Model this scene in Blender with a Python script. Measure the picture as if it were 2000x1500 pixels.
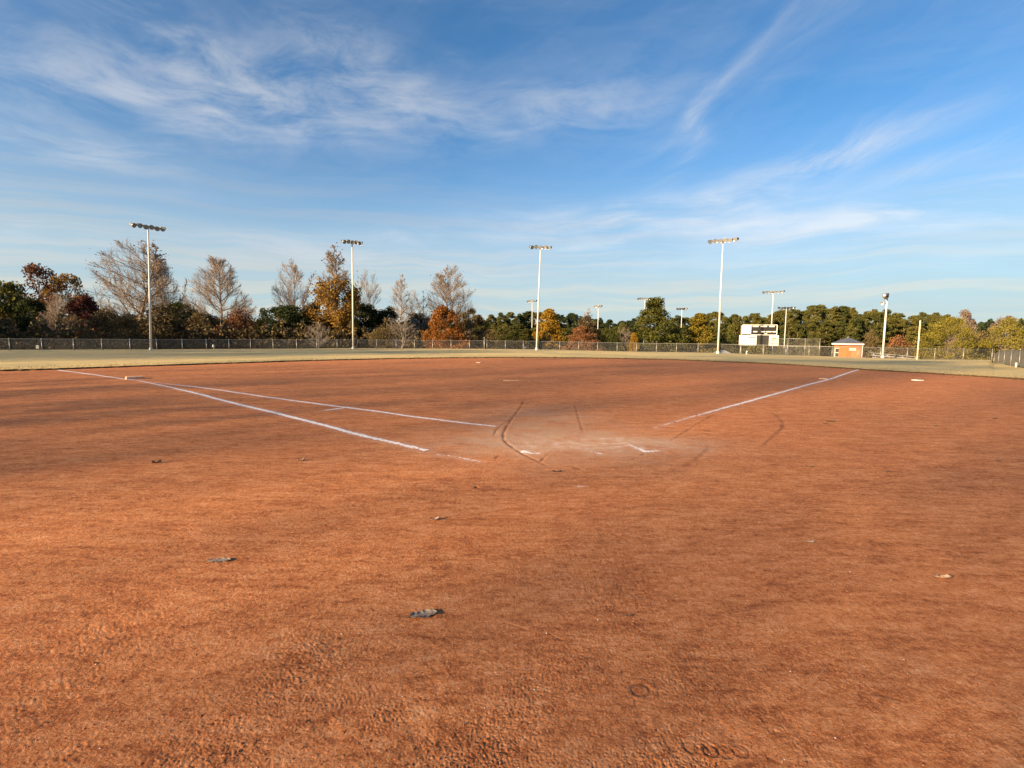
import bpy, math, random, time
import numpy as np
from mathutils import Vector, Matrix
T0 = time.time()
for o in list(bpy.data.objects): bpy.data.objects.remove(o, do_unlink=True)
S = bpy.context.scene
COL = S.collection
# ------------------------------------------------------------------ camera
F, PITCH, ROLL, CH = 1000.0, math.atan(96/1000.0), math.radians(0.5), 1.65
cp, sp, cr, sr = math.cos(PITCH), math.sin(PITCH), math.cos(ROLL), math.sin(ROLL)
R0, U0, F0 = Vector((1, 0, 0)), Vector((0, sp, cp)), Vector((0, cp, -sp))
R1 = R0*cr+U0*sr; U1 = U0*cr-R0*sr
cam = bpy.data.cameras.new('camera'); camo = bpy.data.objects.new('camera', cam); COL.objects.link(camo)
cam.sensor_width = 36; cam.lens = 36*F/2000; cam.clip_start = 0.05; cam.clip_end = 6000
M = Matrix((R1, U1, -F0)).transposed().to_4x4(); M.translation = (0, 0, CH); camo.matrix_world = M
S.camera = camo
# ------------------------------------------------------------------ light
SUN_EL = 16.0
SX, SY = 0.8, 0.6                       # horizontal direction the light travels
SUN_STRENGTH, SUN_COL, SKY_STRENGTH, EXPOSURE = 5.0, (1.0, 0.72, 0.42), 0.061, 1.49
W = bpy.data.worlds.new('World'); S.world = W; W.use_nodes = True
S.view_settings.view_transform = 'Standard'; S.view_settings.look = 'None'
S.view_settings.exposure = EXPOSURE; S.view_settings.gamma = 1; S.view_settings.use_curve_mapping = False
sl = bpy.data.lights.new('sun', 'SUN'); sl.energy = SUN_STRENGTH; sl.angle = math.radians(1.8); sl.color = SUN_COL
so = bpy.data.objects.new('sun', sl); COL.objects.link(so)
ce, se = math.cos(math.radians(SUN_EL)), math.sin(math.radians(SUN_EL))
so.rotation_euler = Vector((SX*ce, SY*ce, -se)).to_track_quat('-Z', 'Y').to_euler(); so.location = (-80, -60, 40)

class NB:
    """tiny expression builder over shader nodes"""
    def __init__(s, nt): s.nt = nt; s.n = nt.nodes; s.l = nt.links
    def node(s, t, **kw):
        n = s.n.new(t)
        for k, v in kw.items(): setattr(n, k, v)
        return n
    def put(s, sock, v):
        if isinstance(v, bpy.types.NodeSocket): s.l.new(v, sock)
        elif v is not None: sock.default_value = v
    def m(s, op, a, b=None, c=None, clamp=False):
        n = s.node('ShaderNodeMath', operation=op, use_clamp=clamp)
        for i, v in enumerate((a, b, c)):
            if v is not None: s.put(n.inputs[i], v)
        return n.outputs[0]
    def add(s, a, b): return s.m('ADD', a, b)
    def mul(s, a, b): return s.m('MULTIPLY', a, b)
    def sub(s, a, b): return s.m('SUBTRACT', a, b)
    def div(s, a, b): return s.m('DIVIDE', a, b)
    def xyz(s, x, y, z):
        n = s.node('ShaderNodeCombineXYZ')
        for i, v in enumerate((x, y, z)): s.put(n.inputs[i], v)
        return n.outputs[0]
    def sep(s, v):
        n = s.node('ShaderNodeSeparateXYZ'); s.put(n.inputs[0], v); return n.outputs
    def vm(s, op, a, b):
        n = s.node('ShaderNodeVectorMath', operation=op); s.put(n.inputs[0], a); s.put(n.inputs[1], b); return n.outputs[0]
    def noise(s, vec, scale, detail=4, rough=0.55, dist=0.0, out=0):
        n = s.node('ShaderNodeTexNoise'); s.put(n.inputs['Vector'], vec); n.inputs['Scale'].default_value = scale
        n.inputs['Detail'].default_value = detail; n.inputs['Roughness'].default_value = rough; n.inputs['Distortion'].default_value = dist
        return n.outputs[out]
    def ss(s, v, a, b, lo=0.0, hi=1.0):
        n = s.node('ShaderNodeMapRange', interpolation_type='SMOOTHSTEP'); s.put(n.inputs['Value'], v)
        for k, x in (('From Min', a), ('From Max', b), ('To Min', lo), ('To Max', hi)): s.put(n.inputs[k], x)
        return n.outputs[0]
    def mix(s, f, a, b, mode='MIX'):
        n = s.node('ShaderNodeMix', data_type='RGBA', blend_type=mode); s.put(n.inputs[0], f)
        for i, v in ((6, a), (7, b)):
            s.put(n.inputs[i], v if isinstance(v, bpy.types.NodeSocket) or len(v) == 4 else (*v, 1))
        return n.outputs[2]
    def attr(s, name): return s.node('ShaderNodeAttribute', attribute_name=name).outputs['Fac']

def ray(px, py):
    x, y = (px-1000)/F, (750-py)/F
    u, v = x*cr-y*sr, x*sr+y*cr
    return R0*u+U0*v+F0
def ground(px, py, z=0.0):
    d = ray(px, py); t = (z-CH)/d.z
    return Vector((d.x*t, d.y*t, z))
def at(px, py, D):
    d = ray(px, py); t = D/d.y
    return Vector((d.x*t, D, CH+d.z*t))
def azel(px, py):
    d = ray(px, py); return math.degrees(math.atan2(d.x, d.y)), math.degrees(math.atan2(d.z, math.hypot(d.x, d.y)))

# ---- sky
def build_world():
    nt = W.node_tree; nt.nodes.clear(); b = NB(nt)
    tc = b.node('ShaderNodeTexCoord'); d = tc.outputs['Generated']
    sky = b.node('ShaderNodeTexSky', sky_type='NISHITA', sun_disc=False)
    sky.sun_elevation = math.radians(SUN_EL); sky.sun_rotation = math.atan2(-SX, -SY)
    sky.altitude = 100; sky.air_density = 1.0; sky.dust_density = 0.25; sky.ozone_density = 2.2
    x, y, z = b.sep(d)
    az = b.mul(b.m('ARCTAN2', x, y), 180/math.pi)
    el = b.mul(b.m('ARCSINE', b.m('MAXIMUM', b.m('MINIMUM', z, 1.0), -1.0)), 180/math.pi)
    # domain-warped fibrous noise in (azimuth, elevation) degrees
    wv = b.noise(b.xyz(b.mul(az, 0.05), b.mul(el, 0.09), 3.0), 1.0, 3, 0.5, 0, 1)
    wx, wy, _ = b.sep(wv)
    a2 = b.add(az, b.mul(b.sub(wx, 0.5), 9.0)); e2 = b.add(el, b.mul(b.sub(wy, 0.5), 5.0))
    fib = b.noise(b.xyz(b.mul(a2, 0.055), b.mul(e2, 0.30), 0.0), 1.0, 7, 0.62, 0.25)          # level streaks
    tilt = math.radians(24)
    ar = b.add(b.mul(a2, math.cos(tilt)), b.mul(e2, math.sin(tilt))); er = b.sub(b.mul(e2, math.cos(tilt)), b.mul(a2, math.sin(tilt)))
    fib2 = b.noise(b.xyz(b.mul(ar, 0.07), b.mul(er, 0.34), 7.0), 1.0, 7, 0.64, 0.3)           # rising streaks
    puff = b.noise(b.xyz(b.mul(a2, 0.12), b.mul(e2, 0.32), 11.0), 1.0, 7, 0.62, 0.45)
    def blob(px, py, wpx, hpx, rot=0.0, k=1.0):
        A, E = azel(px, py); sa, sb = wpx/F*57.3, hpx/F*57.3
        c, s_ = math.cos(math.radians(rot)), math.sin(math.radians(rot))
        da, de = b.sub(a2, A), b.sub(e2, E)
        p = b.div(b.add(b.mul(da, c), b.mul(de, s_)), sa); q = b.div(b.sub(b.mul(de, c), b.mul(da, s_)), sb)
        r2 = b.add(b.mul(p, p), b.mul(q, q))
        return b.mul(b.m('EXPONENT', b.mul(r2, -1.0)), k)
    def tot(l):
        r = l[0]
        for q in l[1:]: r = b.add(r, q)
        return r
    level = tot([blob(150, 285, 190, 30, -3, 1.0), blob(600, 225, 420, 50, 3, 0.55), blob(1230, 428, 230, 30, 2, 1.5), blob(1830, 398, 260, 20, 6, 1.8),
                 blob(1880, 440, 140, 12, 6, .5), blob(1250, 468, 240, 8, 5, .9), blob(250, 470, 420, 40, 0, .55), blob(800, 470, 240, 14, 3, .55), blob(120, 370, 200, 12, 4, .35), blob(1000, 520, 900, 22, 0, .5)])
    rise = tot([blob(1460, 130, 190, 12, 33, .30), blob(1640, 20, 200, 30, 28, .16), blob(1335, 270, 80, 20, 60, .42), blob(1620, 308, 150, 26, 12, .75), blob(1840, 320, 150, 12, 12, .35)])
    curl = tot([blob(420, 120, 170, 50, -14, .45), blob(690, 130, 150, 40, -18, .6), blob(480, 190, 480, 80, 0, .42), blob(1150, 210, 170, 40, 8, .5), blob(260, 180, 260, 60, 8, .3)])
    c1 = b.mul(b.mul(level, .82), b.ss(fib, 0.34, 0.72)); c2 = b.mul(rise, b.ss(fib2, 0.30, 0.70)); c3 = b.mul(b.mul(curl, .78), b.ss(puff, 0.32, 0.72))
    # thin veil of the same cirrus over the whole sky, in and out of the frame
    veil = b.mul(b.add(b.mul(b.ss(fib, 0.34, 0.72), .65), b.mul(b.ss(fib2, 0.36, 0.74), .35)), b.ss(b.noise(b.xyz(b.mul(az, .022), b.mul(el, .05), 1.0), 1.0, 3, .5), .34, .62, .03, .17))
    cl = b.m('MINIMUM', b.add(b.add(c1, c2), b.add(c3, veil)), 0.85)
    blue = b.mix(1.0, sky.outputs[0], (0.46, 0.80, 1.02), 'MULTIPLY')
    lum = b.node('ShaderNodeRGBToBW'); b.put(lum.inputs[0], sky.outputs[0])
    cloudcol = b.mix(1.0, (1.16, 1.26, 1.42), b.add(b.mul(lum.outputs[0], 0.55), 2.0), 'MULTIPLY')
    skyc = b.mix(cl, blue, cloudcol)
    band = b.add(el, b.mul(b.sub(fib, 0.5), 9.0))
    hz = b.ss(band, 0.5, 20.0, 0.88, 0.0)
    hazec = b.mix(b.ss(b.noise(b.xyz(b.mul(a2, 0.03), b.mul(e2, 0.9), 5.0), 1.0, 5, 0.6), 0.42, 0.62), (3.25, 3.85, 4.05), (4.2, 4.12, 3.72))
    skyc = b.mix(hz, skyc, hazec)
    bg = b.node('ShaderNodeBackground'); b.put(bg.inputs[0], skyc); bg.inputs[1].default_value = SKY_STRENGTH
    out = b.node('ShaderNodeOutputWorld'); b.l.new(bg.outputs[0], out.inputs[0])
build_world()

# ------------------------------------------------------------------ helpers
def tag(o, label=None, cat=None, group=None, kind=None):
    if label: o['label'] = label
    if cat: o['category'] = cat
    if group: o['group'] = group
    if kind: o['kind'] = kind
    return o
def empty(name, loc=(0, 0, 0), rz=0.0):
    o = bpy.data.objects.new(name, None); COL.objects.link(o); o.location = loc; o.rotation_euler = (0, 0, rz); o.empty_display_size = .2
    return o
def obj(name, me, mat=None, parent=None):
    o = bpy.data.objects.new(name, me); COL.objects.link(o)
    if mat is not None and not me.materials: me.materials.append(mat)
    if parent is not None: o.parent = parent
    return o
def copy_tree(o, parent=None):
    c = o.copy(); COL.objects.link(c)
    if parent is not None: c.parent = parent
    for ch in o.children: copy_tree(ch, c)
    return c
def npmesh(name, v, f, smooth=False):
    v = np.asarray(v, np.float32); f = np.asarray(f, np.int32); k = f.shape[1]
    me = bpy.data.meshes.new(name); me.vertices.add(len(v)); me.vertices.foreach_set('co', v.ravel())
    me.loops.add(f.size); me.loops.foreach_set('vertex_index', f.ravel())
    me.polygons.add(len(f)); me.polygons.foreach_set('loop_start', np.arange(0, f.size, k, dtype=np.int32))
    try: me.polygons.foreach_set('loop_total', np.full(len(f), k, np.int32))
    except Exception: pass
    if smooth: me.polygons.foreach_set('use_smooth', np.ones(len(f), bool))
    me.update(calc_edges=True); return me
class MB:
    """small mesh collector: boxes, tubes, lathes -> one mesh"""
    def __init__(s): s.v = []; s.f = []
    def quad(s, *p):
        i = len(s.v); s.v += [tuple(q) for q in p]; s.f.append(tuple(range(i, i+len(p))))
    def box(s, c, size, rz=0.0):
        i = len(s.v); hx, hy, hz = [q/2 for q in size]; ca, sa = math.cos(rz), math.sin(rz)
        for dz in (-hz, hz):
            for dx, dy in ((-hx, -hy), (hx, -hy), (hx, hy), (-hx, hy)):
                s.v.append((c[0]+dx*ca-dy*sa, c[1]+dx*sa+dy*ca, c[2]+dz))
        s.f += [tuple(i+k for k in q) for q in ((3, 2, 1, 0), (4, 5, 6, 7), (0, 1, 5, 4), (1, 2, 6, 5), (2, 3, 7, 6), (3, 0, 4, 7))]
    def tube(s, pts, rad, n=8, cap=True):
        pts = [Vector(p) for p in pts]; rad = rad if hasattr(rad, '__len__') else [rad]*len(pts); i0 = len(s.v)
        for k, p in enumerate(pts):
            t = (pts[min(k+1, len(pts)-1)]-pts[max(k-1, 0)]).normalized()
            a = t.cross(Vector((0, 0, 1)) if abs(t.z) < .9 else Vector((1, 0, 0))).normalized(); c = t.cross(a)
            for j in range(n):
                q = p+(a*math.cos(2*math.pi*j/n)+c*math.sin(2*math.pi*j/n))*rad[k]; s.v.append(tuple(q))
        for k in range(len(pts)-1):
            for j in range(n):
                s.f.append((i0+k*n+j, i0+k*n+(j+1) % n, i0+(k+1)*n+(j+1) % n, i0+(k+1)*n+j))
        if cap:
            s.f.append(tuple(i0+j for j in reversed(range(n)))); s.f.append(tuple(i0+(len(pts)-1)*n+j for j in range(n)))
    def lathe(s, prof, origin, axis, n=10):
        ax = Vector(axis).normalized(); a = ax.cross(Vector((0, 0, 1)) if abs(ax.z) < .9 else Vector((1, 0, 0))).normalized(); c = ax.cross(a); i0 = len(s.v); o = Vector(origin)
        for r, h in prof:
            for j in range(n): s.v.append(tuple(o+ax*h+(a*math.cos(2*math.pi*j/n)+c*math.sin(2*math.pi*j/n))*r))
        for k in range(len(prof)-1):
            for j in range(n): s.f.append((i0+k*n+j, i0+k*n+(j+1) % n, i0+(k+1)*n+(j+1) % n, i0+(k+1)*n+j))
    def build(s, name, mat, parent=None, smooth=False, loc=None):
        me = bpy.data.meshes.new(name); me.from_pydata(s.v, [], s.f)
        if smooth:
            for p in me.polygons: p.use_smooth = True
        o = obj(name, me, mat, parent)
        if loc is not None: o.location = loc
        return o

# ---- vectorised gradient noise
_rng = np.random.default_rng(7)
PERM = _rng.permutation(4096).astype(np.int32); GA = _rng.uniform(0, 2*np.pi, 4096).astype(np.float32); GX, GY = np.cos(GA), np.sin(GA)
def pn(x, y, seed=0):
    xi = np.floor(x).astype(np.int32); yi = np.floor(y).astype(np.int32); fx = (x-xi).astype(np.float32); fy = (y-yi).astype(np.float32)
    def g(ix, iy, dx, dy):
        h = PERM[(PERM[(ix+seed*131) & 4095]+iy) & 4095]; return GX[h]*dx+GY[h]*dy
    u = fx*fx*fx*(fx*(fx*6-15)+10); v = fy*fy*fy*(fy*(fy*6-15)+10)
    a = g(xi, yi, fx, fy); b_ = g(xi+1, yi, fx-1, fy); c = g(xi, yi+1, fx, fy-1); d = g(xi+1, yi+1, fx-1, fy-1)
    return (a+(b_-a)*u)+((c+(d-c)*u)-(a+(b_-a)*u))*v
def sstep(x, a, b): t = np.clip((x-a)/(b-a), 0, 1); return t*t*(3-2*t)

# ---- terrain in polar form about the camera foot
FENCE_TAB = [(-500, 50, 689), (0, 52, 685), (300, 57, 684.5), (500, 62, 683), (700, 66, 682), (880, 68.5, 682.5), (1048, 69.7, 683.8), (1240, 68, 688), (1400, 65, 690.5), (1520, 61.5, 694.5), (1640, 57.5, 698.5), (1700, 56, 700.5), (1800, 55.3, 703), (1940, 55, 704.5)]
def fence_pt(px):
    D = float(np.interp(px, [t[0] for t in FENCE_TAB], [t[1] for t in FENCE_TAB])); py = float(np.interp(px, [t[0] for t in FENCE_TAB], [t[2] for t in FENCE_TAB]))
    return at(px, py, D)
_fp = [fence_pt(p) for p in list(range(-500, 1941, 20))]
FAZ = np.array([math.atan2(p.x, p.y) for p in _fp]); FRR = np.array([math.hypot(p.x, p.y) for p in _fp]); FZZ = np.array([p.z for p in _fp])
EDGE_PX = [(-60, 727), (0, 725), (113, 722), (300, 715.5), (500, 708.5), (700, 702.8), (850, 700), (1000, 699), (1150, 700), (1300, 702.8), (1500, 711), (1675, 722), (1850, 732.5), (2000, 742), (2060, 746)]
_ep = [ground(*p) for p in EDGE_PX]
EAZ = np.array([-math.pi, -2.2, -1.5, -1.0]+[math.atan2(p.x, p.y) for p in _ep]+[1.0, 1.5, 2.2, math.pi]); ERR = np.array([9, 14, 26, 32]+[math.hypot(p.x, p.y) for p in _ep]+[25, 22, 14, 9])
EAZ, ERR = EAZ[np.argsort(EAZ)], ERR[np.argsort(EAZ)]
def edge_r(az): return np.interp(az, EAZ, ERR)
def terrain(x, y):
    x = np.asarray(x, float); y = np.asarray(y, float); r = np.hypot(x, y); az = np.arctan2(x, y)
    re = edge_r(az); rf = np.interp(az, FAZ, FRR, left=70, right=62); zf = np.interp(az, FAZ, FZZ, left=-.4, right=-.6)
    behind = sstep(np.abs(az), 1.1, 1.9); zf = zf*(1-behind)
    z = zf*np.clip((r-re)/np.maximum(rf-re, 1), 0, 1)**1.3
    k = 2.6+2.2*sstep(az, -0.2, 0.5)
    z = z-k*sstep(r-rf-1.2, 0, 55)*(1-behind)
    z = z+np.where(r > 150, 5.0*sstep(r, 170, 420)*(1-behind), 0)
    return z
def tz(x, y): return float(terrain(x, y))

# ------------------------------------------------------------------ materials
def mat(name, col, rough=.8, metal=0.0, spec=.3):
    m = bpy.data.materials.new(name); m.use_nodes = True; p = m.node_tree.nodes['Principled BSDF']
    p.inputs['Base Color'].default_value = (*col, 1); p.inputs['Roughness'].default_value = rough; p.inputs['Metallic'].default_value = metal; p.inputs['Specular IOR Level'].default_value = spec
    return m
def nmat(name, c1, c2, scale=3.0, rough=.8, metal=0.0, spec=.3, coord='Object', bump=0.0):
    m = mat(name, c1, rough, metal, spec); b = NB(m.node_tree); p = b.n['Principled BSDF']
    tc = b.node('ShaderNodeTexCoord').outputs[coord]; n = b.noise(tc, scale, 5, .6)
    b.put(p.inputs['Base Color'], b.mix(b.ss(n, .3, .7), c1, c2))
    if bump:
        bn = b.node('ShaderNodeBump'); bn.inputs['Strength'].default_value = bump; bn.inputs['Distance'].default_value = .02; b.put(bn.inputs['Height'], n); b.put(p.inputs['Normal'], bn.outputs[0])
    return m
def leafmat(name, cols, rough=.85):
    """each leaf (mesh island) takes its own tint out of a ramp"""
    m = mat(name, cols[0], rough, 0, .15); b = NB(m.node_tree); p = b.n['Principled BSDF']
    g = b.node('ShaderNodeNewGeometry').outputs['Random Per Island']
    oi = b.node('ShaderNodeObjectInfo').outputs['Random']
    pos = b.node('ShaderNodeTexCoord').outputs['Object']
    f = b.add(b.add(b.mul(g, .5), b.mul(b.sub(b.noise(pos, .45, 3, .5), .5), 1.1)), b.add(.25, b.mul(b.sub(oi, .5), .35)))
    cr_ = b.node('ShaderNodeValToRGB'); b.put(cr_.inputs[0], f); e = cr_.color_ramp.elements
    e[0].color = (*cols[0], 1); e[1].color = (*cols[-1], 1)
    for i, c in enumerate(cols[1:-1]):
        q = e.new((i+1)/(len(cols)-1)); q.color = (*c, 1)
    b.put(p.inputs['Base Color'], cr_.outputs[0])
    t = b.node('ShaderNodeBsdfTranslucent'); b.put(t.inputs[0], cr_.outputs[0]); mx = b.node('ShaderNodeMixShader'); mx.inputs[0].default_value = .25
    b.l.new(p.outputs[0], mx.inputs[1]); b.l.new(t.outputs[0], mx.inputs[2]); b.l.new(mx.outputs[0], b.n['Material Output'].inputs[0])
    return m
MT = dict(
    galv=nmat('galvanised_steel', (.33, .325, .30), (.24, .235, .22), 6, .45, .6), wire=mat('fence_wire', (.25, .245, .225), .55, .5),
    white=nmat('white_painted_steel', (.62, .615, .59), (.54, .535, .515), 1.2, .5), dark=mat('dark_metal', (.05, .05, .055), .5, .3),
    lamp=mat('lamp_aluminium', (.48, .48, .47), .35, .7), glass=mat('lamp_glass', (.20, .20, .20), .12, 0, .6),
    bark=nmat('bark', (.13, .10, .08), (.22, .175, .14), 4, .95, 0, .1), greybark=nmat('grey_bark', (.24, .21, .185), (.36, .32, .285), 4, .95, 0, .1),
    twig=nmat('reddish_twigs', (.23, .175, .13), (.36, .285, .215), .8, .9, 0, .1), pinebark=nmat('pine_bark', (.13, .085, .06), (.22, .15, .11), 3, .95, 0, .1),
    board=nmat('sign_white', (.72, .71, .64), (.68, .67, .60), 2, .6), black=mat('scoreboard_black', (.014, .012, .011), .6), grey=mat('score_screen', (.03, .028, .024), .5),
    red=mat('sign_red', (.60, .12, .07), .6), char=mat('sign_charcoal', (.16, .13, .11), .6), roof=nmat('slate_roof', (.105, .12, .155), (.08, .09, .115), 5, .7),
    alu=nmat('bleacher_aluminium', (.55, .54, .51), (.45, .44, .42), 3, .4, .5), base=nmat('dusty_base', (.64, .45, .33), (.50, .27, .16), 7, .8), base_clean=nmat('white_base', (.80, .76, .72), (.66, .56, .48), 6, .7),
    tan=mat('tan_post', (.33, .27, .19), .6), concrete=nmat('concrete', (.42, .42, .42), (.33, .33, .34), .8, .9))
# ------------------------------------------------------------------ infield relief
def gp(l): return np.array([[ground(*p).x, ground(*p).y] for p in l])
def pl_dist(x, y, P):
    """distance to a polyline and the running length of the nearest point"""
    best = np.full(x.shape, 1e9, np.float32); run = 0.0; ss_ = np.zeros(x.shape, np.float32)
    for a, c in zip(P[:-1], P[1:]):
        d = c-a; L = np.hypot(*d); t = np.clip(((x-a[0])*d[0]+(y-a[1])*d[1])/(L*L), 0, 1)
        q = np.hypot(x-a[0]-t*d[0], y-a[1]-t*d[1]); m = q < best; best = np.where(m, q, best); ss_ = np.where(m, run+t*L, ss_); run += L
    return best, ss_, run
GROOVES = [  # pixel polyline, half width m, depth m
    ([(1028, 778), (1015, 798), (1003, 814), (992, 830), (984, 845), (983, 858), (990, 866), (1003, 876), (1025, 888), (1044, 897), (1062, 906), (1090, 920)], .035, .022),
    ([(1002, 815), (982, 829), (969, 840), (964, 853)], .03, .018), ([(965, 898), (971, 892), (978, 888)], .03, .018),
    ([(1054, 903), (1062, 894), (1072, 886), (1084, 881)], .03, .014), ([(1112, 909), (1128, 915), (1145, 921)], .03, .014),
    ([(980, 752), (1005, 766), (1028, 779)], .03, .008), ([(1122, 788), (1128, 810), (1134, 830), (1138, 842), (1133, 850)], .035, .012),
    ([(1306, 866), (1320, 855), (1340, 842), (1372, 822), (1395, 808)], .03, .014),
    ([(1500, 800), (1518, 812), (1529, 825), (1526, 838), (1512, 850), (1496, 864), (1484, 880)], .05, .013), ([(1515, 800), (1529, 815), (1534, 830), (1528, 842)], .04, .009),
    ([(1390, 868), (1370, 888), (1352, 902), (1330, 915)], .05, .010), ([(1408, 860), (1384, 884)], .04, .008),
    ([(1420, 770), (1480, 765), (1560, 758), (1620, 752)], .08, .008), ([(1400, 740), (1300, 745), (1220, 752)], .09, .008), ([(1430, 752), (1380, 742), (1300, 736)], .08, .008),
    ([(360, 742), (560, 735), (760, 738), (940, 745)], .10, .008), ([(520, 728), (760, 722), (980, 724), (1180, 730)], .10, .008),
    ([(1230, 900), (1252, 890), (1262, 884)], .03, .012), ([(1185, 862), (1206, 857)], .025, .012), ([(1060, 850), (1075, 847)], .05, .015),
    ([(1190, 1038), (1215, 1050), (1235, 1060)], .02, .008), ([(980, 1215), (1010, 1222), (1035, 1232)], .012, .006), ([(1075, 1240), (1110, 1252)], .01, .005), ([(560, 1168), (600, 1175)], .012, .005),
    ([(140, 1122), (172, 1116)], .02, .008), ([(1700, 1352), (1755, 1368)], .02, .010), ([(1640, 1465), (1660, 1469)], .012, .008), ([(1500, 1220), (1530, 1224)], .012, .006), ([(1240, 1362), (1243, 1380)], .012, .006)]
RINGS = [(1251, 1347, .042, .012, .011), (1349, 1459, .027, .006, .007), (1371, 1463, .027, .006, .007), (1389, 1467, .028, .007, .008), (1418, 1469, .030, .007, .008), (1447, 1467, .030, .006, .007), (1072, 1385, .022, .005, .004)]
TREADS = [(858, 1277, .15, -35, .006), (850, 1300, .12, -55, .006), (832, 1322, .15, -55, .006), (30, 1165, .2, 20, .007), (1660, 1172, .12, 10, .006), (430, 1415, .16, 10, .006), (640, 1420, .14, -40, .006), (1580, 1085, .2, 20, .006), (1255, 1425, .12, 70, .005), (820, 1435, .14, -60, .005), (1420, 1430, .12, -60, .005), (1340, 1160, .2, 30, .004), (690, 1360, .2, 30, .006), (300, 1300, .2, 70, .006)]
ROUGH = [(560, 1330, .30), (80, 1385, .22), (350, 1475, .16), (120, 1480, .12), (450, 1478, .12), (750, 1400, .10), (1030, 1340, .18), (1130, 1290, .20), (940, 1480, .25), (1560, 1435, .10), (1490, 1395, .08), (1400, 1280, .25), (1330, 1340, .15), (620, 1270, .22), (1200, 1150, .35), (1660, 1330, .2), (700, 960, .8), (900, 950, .6), (300, 1060, .5), (1800, 1250, .4), (200, 1240, .3), (1290, 1490, .2)]
def dirt_h(x, y, r=None):
    x = np.asarray(x, np.float32); y = np.asarray(y, np.float32)
    if r is None: r = np.hypot(x, y)
    rough = np.full(x.shape, .42, np.float32)+.5*pn(x*.9, y*.9, 4)+.3*pn(x*3.1, y*3.1, 5)
    for px, py, s in ROUGH:
        c = ground(px, py); rough += .75*np.exp(-((x-c.x)**2+(y-c.y)**2)/(s*s))
    rough = np.clip(rough, .12, 1.4)*1.1
    z = .012*pn(x*.31, y*.31, 1)+.006*pn(x*1.1, y*1.1, 2)
    # drag-mat combing, mostly across the line of sight
    z += .0032*pn(x*.8+y*.3, y*6.0-x*.9, 3)*sstep(r, 3, 7)
    z += rough*(.0030*pn(x*4.3, y*4.3, 6)-.0020*np.abs(pn(x*13.0, y*11.0, 7))-.0022*np.abs(pn(x*29, y*29, 8)))
    fine = 1-sstep(r, 5.0, 9.0)
    z += rough*fine*(-.0040*np.abs(pn(x*57, y*57, 9))+.0030*pn(x*112, y*112, 10)*(1-sstep(r, 3.0, 5.0)))
    # small gouges and heel marks
    g = pn(x*6.7, y*6.7, 12); z -= .012*sstep(g, .52, .72)*np.clip(rough, 0, 1.5)*(1-.6*sstep(r, 8, 20))
    wob = pn(x*5, y*5, 13)*.05
    for P, w, d in GROOVES:
        P = gp(P); lo, hi = P.min(0)-.6, P.max(0)+.6; m = (x > lo[0]) & (x < hi[0]) & (y > lo[1]) & (y < hi[1])
        if not m.any(): continue
        q, s, L = pl_dist(x[m], y[m], P); q = np.abs(q+wob[m]*min(1, w*14)); fade = np.clip(np.minimum(s, L-s)/max(.12*L, .02), 0, 1)*(.75+.5*pn(s*7/(1+L*.2), s*0+w*90, 14))
        jw = 1+.7*pn(s*9, s*0+w*50, 15)+.4*pn(s*31, s*0+w*50, 16); z[m] += .52*fade*d*(-np.exp(-(q/(w*.42*jw))**2)+.20*np.exp(-((q-1.7*w)/(.9*w))**2)*jw)
    for px, py, R, w, d in RINGS:
        c = ground(px, py); m = (np.abs(x-c.x) < R*3) & (np.abs(y-c.y) < R*3); q = np.hypot(x[m]-c.x, y[m]-c.y); a = np.arctan2(y[m]-c.y, x[m]-c.x)
        z[m] += -.38*d*np.exp(-((q-R)/(w*.6))**2)*(.75+.25*np.sin(a+px))+d*.16*np.exp(-((q-R-1.9*w)/w)**2)
    for px, py, s, ang, d in TREADS:
        c = ground(px, py); m = (np.abs(x-c.x) < s*1.3) & (np.abs(y-c.y) < s*1.3); ca, sa = math.cos(math.radians(ang)), math.sin(math.radians(ang))
        u = ((x[m]-c.x)*ca+(y[m]-c.y)*sa); v = (-(x[m]-c.x)*sa+(y[m]-c.y)*ca)
        win = np.clip(1-(u/(s*.75))**4-(v/(s*.30))**4, 0, 1)
        z[m] += win*(d*.12*np.sin(u*2*math.pi/.021+np.abs(v)*55)-d*.30)
    return z.astype(np.float32)
PALE_C = [((1075, 855), 1.5, 1.1, .9), ((1060, 815), 1.3, 1.6, .65), ((1130, 905), 1.6, .7, .25), ((1200, 870), 1.3, .7, .55), ((1330, 868), .8, .5, .4), ((940, 868), 1.0, .7, .45)]
CHALK = []   # filled below: polyline px, half width, density at each point
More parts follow.
